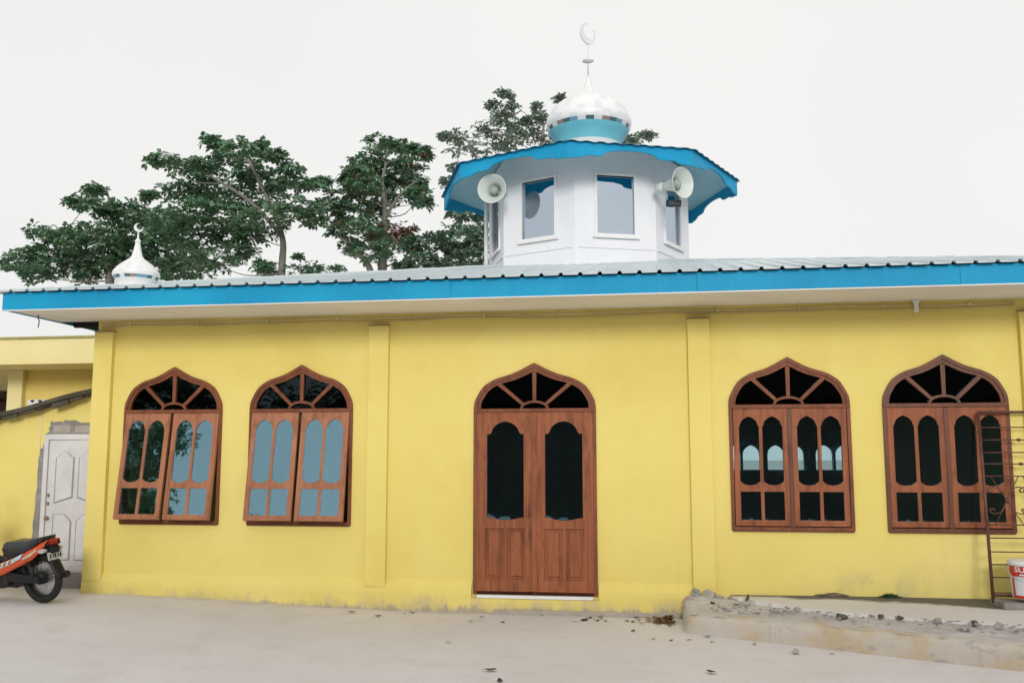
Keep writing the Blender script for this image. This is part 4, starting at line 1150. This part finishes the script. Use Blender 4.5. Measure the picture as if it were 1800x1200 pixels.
# ------------------------------------------------------------------ leaves on the ground
def leaf_mesh(seed, L, m, curl):
    rd = random.Random(seed); mb = MB(); n = 6; rows = []
    for i in range(n+1):
        t = i/n; wv = L*.30*math.sin(PI*min(1,t*.95+.04))**.8; z = curl*.35*L*(4*(t-.5)**2)
        rows.append([mb._v((L*(t-.5), s*wv, .006+z+abs(s)*wv*.25+rd.uniform(0,.004))) for s in (-1,0,1)])
    for i in range(n):
        for j in range(2): mb.bm.faces.new((rows[i][j], rows[i+1][j], rows[i+1][j+1], rows[i][j+1]))
    mb.tube([(-L*.5,0,.006+curl*.35*L),(-L*.66,.01,.010)], .0015, 4)
    return mb
named = [(-1.31,-2.75,.13,'leafdark','dark curled leaf lying alone on the yard below the door',.3),(.38,-2.56,.11,'leafdark','dark leaf at the bottom of the picture right of centre',2.4),
         (-3.22,-.36,.11,'leafdark','dark dry leaf near the wall under the second pilaster',.2),(.43,-1.10,.085,'leafdark','dark leaf at the foot of the left end of the kerb',.1),
         (2.53,-1.62,.13,'leafbrown','long curled brown leaf on the kerb strip below the gate',.05),(2.93,-1.60,.09,'leafdark','dark crumpled leaf right of the long curled one on the kerb strip',.4),
         (.88,-.30,.10,'leafbrown','red-brown leaf standing upright on the broken strip near the rubble',1.5),(1.06,-.34,.14,'leafpale','long pale twig-like leaf where the smooth walkway begins',-.3)]
for i, (x, y, L, m, l, a) in enumerate(named):
    o = leaf_mesh(i, L*.78, m, .35).build('fallen_leaf', M[m]); z = gz(x) if x < .2 or y < foot_y(x) else .20
    o.location = (x, y, z+.004); o.rotation_euler = (0,0,a); tag(o, l, 'leaf')
    if 'upright' in l: o.rotation_euler = (.3,-1.2,.5); o.location.z = .25
random.seed(77)
protos = [leaf_mesh(20+i, .085+.012*i, None, .15+.1*i).build('fallen_leaf', M[('leafbrown','leafpale','leafbrown','leafdark')[i]]) for i in range(4)]
spots = []
for i in range(22): spots.append((-.95+1.1*random.random()**.7, -.10-.38*random.random()**1.6))
for i in range(7): spots.append((random.uniform(-4.6,-1.0), -.12-.5*random.random()))
for i in range(8): spots.append((random.uniform(-.3,.5), random.uniform(-1.35,-.4)))
for i in range(4): spots.append((random.uniform(-5.5,2.0), random.uniform(-3.2,-1.2)))
lt = {0:'small dry leaf scattered on the concrete yard', 1:'small dry leaf blown onto the broken concrete strip'}
n = 0
for i, (x, y) in enumerate(spots + [(random.uniform(.5,3.2), None) for _ in range(16)]):
    on = y is None
    if on: t = random.random(); y = foot_y(x)+.16+.55*t
    elif x > .17 and y > foot_y(max(x,.2))-.02: continue
    p = protos[i % 4]
    o = p if n < 4 else p.copy()
    if n >= 4: COL.objects.link(o)
    n += 1
    k = random.uniform(.35,.72); o.location = (x, y, (gz(x) if not on else .198+.045*min(1,(x-.2)/3))+.003); o.scale = (k,k,k); o.rotation_euler = (random.uniform(-.2,.2),random.uniform(-.2,.2),random.uniform(0,6.3))
    tag(o, lt[int(on)], 'leaf', 'dry leaves on the yard' if not on else 'dry leaves on the pavement')
mb = MB(); rd = random.Random(8)
for i in range(150):
    x = -abs(rd.gauss(0,.10)); y = rd.gauss(0,.10); L = rd.uniform(.035,.08); a = rd.uniform(0,6.3); z = max(.004,.07*math.exp(-(x*x+y*y)/.016))*rd.random()+.004
    d = Vector((math.cos(a), math.sin(a), rd.uniform(-.4,.4)))*L/2; e = Vector((-math.sin(a), math.cos(a), rd.uniform(-.5,.5)))*L*.3; c = Vector((x,y,z+.01))
    mb.face([c-d, c+e, c+d, c-e])
o = mb.build('leaf_litter', M['leafbrown'], weld=False); o.location = (.13,-.30,.0); o.rotation_euler = (0,0,.1)
tag(o, 'small heap of red-brown dry leaves in the corner where the kerb meets the wall', 'leaf litter', kind='stuff')

# ------------------------------------------------------------------ trees
GREEN = [(0,(.045,.125,.075)),(.35,(.10,.225,.125)),(.7,(.17,.31,.175)),(.93,(.26,.39,.25)),(1,(.33,.44,.29))]
M['leafA'] = leaf_mat('dark_green_leaf', GREEN)
M['leafE'] = leaf_mat('mid_green_leaf', [(0,(.07,.15,.105)),(.5,(.16,.26,.18)),(1,(.27,.36,.26))])
M['leafF'] = leaf_mat('glare_paled_leaf', [(0,(.13,.20,.16)),(.5,(.21,.29,.23)),(1,(.32,.39,.31))])  # paler greens carry glare haze in the leaf colour
M['leafD'] = leaf_mat('green_leaf_with_red', GREEN[:4] + [(.95,(.10,.15,.06)),(.957,(.38,.08,.05)),(1,(.40,.11,.05))])
M['leafR'] = leaf_mat('reddish_leaf', [(0,(.05,.08,.05)),(.35,(.24,.13,.12)),(.7,(.42,.20,.19)),(1,(.52,.28,.26))])
PADS={'A': [(-16.54, 11.92, 6.7, 0.45, 0.18), (-16.64, 12.6, 7.12, 0.5, 0.19), (-15.86, 12.21, 7.59, 0.62, 0.18), (-16.05, 12.73, 7.01, 0.82, 0.36), (-15.21, 12.78, 6.56, 0.32, 0.25), (-14.45, 11.54, 7.23, 0.78, 0.33), (-13.95, 11.43, 8.05, 0.56, 0.18), (-15.4, 13.24, 9.03, 0.24, 0.14), (-13.68, 11.97, 7.95, 0.59, 0.25), (-13.88, 11.92, 7.14, 0.93, 0.48), (-13.89, 13.59, 7.97, 0.69, 0.5), (-12.73, 12.43, 6.99, 0.78, 0.55), (-13.75, 13.24, 6.77, 0.99, 0.35), (-12.15, 12.45, 6.53, 0.78, 0.25), (-15.65, 12.81, 8.58, 0.23, 0.11), (-15.81, 11.73, 6.38, 0.38, 0.2), (-15.77, 12.8, 7.28, 0.74, 0.37), (-14.25, 13.31, 7.63, 0.82, 0.45), (-14.58, 12.55, 6.77, 0.64, 0.32), (-12.76, 13.03, 7.67, 0.56, 0.37)],
'B': [(-10.95, 11.38, 9.56, 0.3, 0.11), (-9.62, 10.04, 8.87, 0.39, 0.15), (-10.65, 11.57, 9.13, 0.46, 0.14), (-9.58, 11.2, 9.25, 0.18, 0.19), (-8.92, 10.56, 8.83, 0.18, 0.14), (-11.48, 9.97, 8.65, 0.38, 0.09), (-11.92, 11.8, 9.03, 0.49, 0.16), (-11.05, 10.94, 8.84, 0.37, 0.14), (-9.98, 11.48, 8.81, 0.44, 0.17), (-11.06, 11.83, 8.66, 0.73, 0.24), (-11.8, 11.47, 8.37, 0.55, 0.17), (-9.87, 11.93, 8.61, 0.51, 0.24), (-8.64, 10.77, 8.52, 0.29, 0.14), (-9.14, 11.66, 8.35, 0.5, 0.21), (-8.17, 10.88, 8.15, 0.36, 0.1), (-8.28, 11.96, 8.57, 0.19, 0.08), (-10.27, 11.83, 8.18, 0.87, 0.29), (-10.75, 10.11, 7.42, 0.74, 0.25), (-8.24, 10.2, 7.42, 0.62, 0.17), (-9.01, 10.38, 7.28, 0.81, 0.19), (-8.19, 12.02, 7.97, 0.38, 0.11), (-10.23, 10.86, 7.17, 0.84, 0.25), (-11.18, 11.28, 7.02, 0.74, 0.29), (-8.02, 10.56, 7.22, 0.35, 0.1), (-9.71, 11.02, 7.05, 0.58, 0.13), (-11.67, 10.75, 7.37, 0.56, 0.29), (-10.55, 10.67, 6.36, 0.72, 0.2), (-10.07, 11.19, 6.67, 0.43, 0.19), (-9.32, 11.19, 6.22, 0.36, 0.12), (-12.94, 11.89, 8.39, 0.22, 0.09), (-10.36, 11.4, 7.7, 0.74, 0.26), (-11.34, 11.94, 8.33, 0.62, 0.22)],
'C': [(-8.52, 11.38, 6.18, 0.43, 0.11), (-8.17, 11.68, 6.2, 0.32, 0.09), (-8.46, 10.98, 6.43, 0.11, 0.08), (-7.08, 9.86, 5.87, 0.16, 0.05), (-8.31, 11.39, 6.26, 0.35, 0.11)],
'D': [(-7.06, 13.02, 9.92, 0.44, 0.11), (-6.55, 12.89, 9.72, 0.27, 0.11), (-5.95, 12.15, 9.38, 0.14, 0.07), (-7.03, 12.47, 9.32, 0.57, 0.16), (-7.12, 11.36, 8.6, 0.35, 0.15), (-6.8, 12.73, 9.01, 0.73, 0.31), (-6.04, 12.16, 8.97, 0.35, 0.18), (-5.48, 11.53, 9.04, 0.14, 0.1), (-6.86, 11.04, 8.14, 0.42, 0.16), (-6.81, 12.78, 8.49, 0.73, 0.24), (-6.25, 13.08, 8.81, 0.38, 0.15), (-5.53, 11.09, 7.88, 0.35, 0.11), (-5.76, 12.66, 8.11, 0.2, 0.1), (-7.52, 11.8, 8.13, 0.44, 0.14), (-7.63, 11.23, 7.66, 0.35, 0.14), (-7.27, 11.55, 7.58, 0.5, 0.18), (-7.05, 12.59, 7.99, 0.38, 0.18), (-8.03, 12.82, 7.56, 0.37, 0.19), (-6.8, 11.0, 7.07, 0.53, 0.21), (-7.52, 12.25, 6.96, 0.35, 0.17), (-6.54, 11.0, 6.51, 0.53, 0.2), (-6.07, 12.48, 6.96, 0.41, 0.18), (-7.47, 11.63, 8.51, 0.18, 0.11), (-7.06, 12.84, 8.85, 0.61, 0.25)],
'R': [(-6.66, 12.86, 7.43, 0.69, 0.2), (-6.68, 11.81, 7.01, 0.44, 0.15), (-6.33, 12.9, 7.25, 0.45, 0.16)],
'E': [(-5.53, 12.58, 6.97, 0.59, 0.27), (-4.8, 12.07, 6.97, 0.54, 0.3), (-4.78, 13.22, 6.71, 0.57, 0.28), (-5.64, 11.97, 6.4, 0.4, 0.16), (-5.15, 12.33, 6.42, 0.55, 0.17), (-4.52, 12.8, 7.57, 0.35, 0.35), (-5.06, 13.24, 8.01, 0.21, 0.17), (-6.25, 12.24, 6.36, 0.26, 0.1), (-4.27, 11.99, 6.82, 0.31, 0.27), (-4.98, 13.81, 8.5, 0.37, 0.17)],
'F': [(-4.11, 15.09, 11.85, 0.23, 0.1), (-4.57, 16.51, 11.73, 0.42, 0.15), (-4.12, 16.37, 11.95, 0.19, 0.25), (-4.6, 15.23, 10.92, 0.4, 0.13), (-5.58, 15.41, 10.79, 0.37, 0.11), (-5.91, 15.54, 10.88, 0.15, 0.08), (-4.82, 15.82, 10.71, 0.74, 0.17), (-4.13, 15.71, 10.64, 0.47, 0.16), (-3.45, 15.63, 10.83, 0.31, 0.19), (-3.14, 15.76, 11.37, 0.28, 0.14), (-2.63, 16.47, 12.18, 0.17, 0.09), (-2.95, 15.52, 10.68, 0.33, 0.18), (-3.87, 15.35, 11.09, 0.29, 0.14), (-5.7, 15.98, 10.04, 0.21, 0.11), (-5.63, 14.92, 9.29, 0.23, 0.14), (-4.84, 15.06, 10.26, 0.78, 0.11), (-0.56, 16.55, 10.82, 0.25, 0.11), (-0.11, 15.55, 10.6, 0.21, 0.09), (-0.7, 15.61, 10.32, 0.21, 0.11), (-3.69, 14.43, 10.46, 0.32, 0.14), (-4.48, 15.31, 11.65, 0.2, 0.11), (-3.54, 15.68, 11.28, 0.15, 0.09), (-3.1, 14.44, 11.19, 0.11, 0.09)]}

def foliage(pads, dens, L0, seed, mat, parent, name='crown', flat=1.0):
    rd = random.Random(seed); V = []; Fc = []
    for (x, y, z, rx, rz) in pads:
        n = int(dens*(rx*rz*50 + 8))
        tufts = max(2, int(n/9))
        for t in range(tufts):
            # rosettes sit towards the outside of the pad
            while True:
                a = Vector((rd.uniform(-1,1), rd.uniform(-1,1), rd.uniform(-1,1)))
                if .12 < a.length_squared < 1: break
            k = rd.uniform(.9,1.18)
            c = Vector((x+a.x*rx*k, y+a.y*rx*.95, z+a.z*rz*k*flat))
            m = rd.randint(6,11); ph = rd.uniform(0,6.3); tilt = rd.uniform(-.1,.5)
            up = Vector((rd.uniform(-.5,.5)+a.x*.4, rd.uniform(-.5,.5)+a.y*.4, 1)).normalized()
            u = up.orthogonal().normalized(); w_ = up.cross(u)
            for i in range(m):
                an = ph + 6.283*i/m + rd.uniform(-.3,.3); L = L0*rd.uniform(.55,1.2); W_ = L*rd.uniform(.20,.30)
                d = (u*math.cos(an) + w_*math.sin(an))*math.cos(tilt) + up*math.sin(tilt+rd.uniform(-.35,.35))
                s = d.cross(up); s = s.normalized() if s.length > .01 else u
                s = (s + up*rd.uniform(-.5,.5)).normalized()
                b = len(V); p0 = c + d*L*.12; p1 = c + d*L*.62; p2 = c + d*L - up*L*.18
                V += [p0, p1 + s*W_, p2, p1 - s*W_]; Fc.append((b, b+1, b+2, b+3))
    me = bpy.data.meshes.new(name); me.from_pydata(V, [], Fc); me.materials.append(mat)
    o = bpy.data.objects.new(name, me); COL.objects.link(o); o.parent = parent
    return o
def tree(key, label, trunks, dens, L0, mat, seed, extra=None, limb=.020, group='trees behind the mosque', name='tree', cat='tree', grow=1.13):
    PADS[key] = [(x, y, z, rx*grow, rz*grow*1.1) for x, y, z, rx, rz in PADS[key]]
    pads = PADS[key]
    t = thing(name, label, cat, (0,0,0), 0, group)
    base = trunks[0][0][0]; t.location = (base[0], base[1], 0)
    sh_ = lambda p: (p[0]-base[0], p[1]-base[1], p[2])
    mb = MB(); nodes = []
    for pts, rads in trunks:
        c = crom([sh_(p) for p in pts], 6); rr2 = [rads[0]+(rads[1]-rads[0])*i/(len(c)-1) for i in range(len(c))]
        mb.tube(c, rr2, 9); nodes += [Vector(p) for p in c]
    rd = random.Random(seed)
    for (x, y, z, rx, rz) in pads + ([p for p in PADS[extra]] if extra else []):
        q = Vector(sh_((x, y, z)))
        best = min(nodes, key=lambda v: (v-q).length + 1.6*max(0, v.z-q.z+.25) + (0 if v.z > 2.0 else 6))
        mid = best.lerp(q, .5) + Vector((rd.uniform(-.15,.15), rd.uniform(-.15,.15), -.10*(q-best).length + rd.uniform(-.05,.1)))
        L = (q-best).length; r_ = limb*(.55+.28*L)
        path = crom([tuple(best), tuple(mid), tuple(q)], 4)
        mb.tube(path, [r_*(1-.78*i/(len(path)-1)) for i in range(len(path))], 6)
        if len(nodes) < 400: nodes += [Vector(p) for p in path[3:-2]]
        for i in range(5):
            e = q + Vector((rd.uniform(-1,1)*rx*.9, rd.uniform(-1,1)*rx*.8, rd.uniform(-.4,.9)*rz))
            mb.tube([tuple(q.lerp(best,.12)), tuple(q.lerp(e,.5)+Vector((0,0,-.02))), tuple(e)], [r_*.24, r_*.18, r_*.09], 4)
    mb.build('trunk', M['bark'], t, weld=False)
    pp = [(*sh_((x,y,z)), rx, rz) for x,y,z,rx,rz in pads]
    foliage(pp, dens, L0, seed, mat, t)
    if extra: foliage([(*sh_((x,y,z)), rx, rz) for x,y,z,rx,rz in PADS[extra]], dens, L0, seed+9, M['leafR'], t, 'red_foliage')
    return t
tree('A', 'dark spreading tree at the far left, its low branches reaching past the small corner dome', [([(-14.2,12.4,0),(-14.1,12.4,3.5),(-14.3,12.5,6.3),(-14.0,12.4,7.6)], (.22,.06))], 30, .20, M['leafA'], 1)
tree('B', 'tall layered tree with a slim pale straight trunk, left of the red-tinged tree', [([(-8.85,11.2,0),(-8.9,11.2,3.5),(-8.95,11.2,6.1),(-8.97,11.2,7.0),(-9.4,11.2,8.0),(-10.2,11.1,9.6)], (.13,.03)), ([(-8.97,11.2,7.0),(-9.8,11.1,7.9),(-11.2,11.2,8.8)], (.06,.025))], 30, .185, M['leafA'], 2)
tree('C', 'low leafy shrub just showing over the roof right of the slim pale trunk', [([(-8.2,10.6,0),(-8.15,10.6,3.5),(-8.2,10.6,5.8)], (.07,.03))], 16, .14, M['leafA'], 3, name='shrub', cat='shrub')
tree('D', 'forked tree with red leaves among the green beside the roof tower', [([(-6.62,12,0),(-6.65,12,4.0),(-6.66,12,6.18),(-6.67,12,7.0),(-6.62,12,7.7),(-6.7,12,8.5),(-6.6,12,9.0)], (.17,.02)), ([(-6.70,12,4.6),(-6.95,12,6.2),(-7.36,12,6.75),(-7.8,12,7.15)], (.11,.03)), ([(-6.62,12,7.6),(-6.2,12,8.2),(-5.8,12,8.5)], (.05,.02))], 28, .185, M['leafD'], 4, extra='R')
tree('E', 'pale bushy tree low behind the roof, left of the tower wall', [([(-4.8,13,0),(-4.8,13,3.5),(-4.9,13,6.0),(-4.8,13,7.0)], (.15,.05))], 28, .20, M['leafE'], 5)
tree('F', 'airy tree, leaf colour paled for glare haze, rising behind the dome and tower roof', [([(-3.4,15.5,0),(-3.4,15.5,5.0),(-3.3,15.4,8.5),(-3.1,15.4,10.2),(-3.0,15.4,11.0)], (.18,.03)), ([(-3.3,15.4,8.6),(-1.8,15.4,9.4),(-.9,15.5,9.9)], (.05,.015))], 19, .17, M['leafF'], 6)

# ------------------------------------------------------------------ across the yard (out of view, partly added to darken reflections in the glass)
yh = thing('added_house', 'unseen dark house added across the yard to darken the window reflections', 'house', (5,-19,0))  # unseen house, added so the shut panes mirror something dark
yh.location = (0,0,0)
mb = MB(); mb.box(-8.4,26,-22,-15.2,-.1,3.1); mb.build('wall', M['house_w'], yh)
mb = MB(); mb.M = Matrix.Rotation(PI/2,4,'Z'); mb.prism([(-22.6,3.0),(-14.5,3.0),(-14.5,3.1),(-18.6,4.75),(-22.6,3.1)], -26.4, 8.7); mb.build('roof', M['house_w'], yh)
random.seed(15)
PADS['Y'] = [(-15.6+random.gauss(0,1.15), -14+random.uniform(-1.6,1.6), 5.4+random.gauss(0,1.5), random.uniform(.5,.95), random.uniform(.35,.6)) for _ in range(48)]
PADS['Y'] = [p for p in PADS['Y'] if p[0] < -13.3]
tree('Y', 'broad dark tree across the yard, seen mirrored in the leftmost window', [([(-15.6,-14,0),(-15.6,-14,2.5),(-15.4,-14,5.5)], (.25,.08))], 22, .22, M['leafA'], 12, group='trees across the yard')
PADS['H'] = [(x, -15.5+random.uniform(-.4,.4), z+random.uniform(-.2,.2), .8, .6) for x in [-26+1.25*i for i in range(15)] for z in (.8,1.9,2.9,3.5)]  # unseen foliage row added to darken what the fanlights mirror
tree('H', 'unseen dark hedge across the yard, seen mirrored low in the window glass', [([(-17,-15.5,0),(-17,-15.5,1.5),(-17,-15.5,2.5)], (.12,.05))], 9, .24, M['leafA'], 13, group=None, name='added_hedge', cat='added_hedge')
bpy.context.view_layer.update()
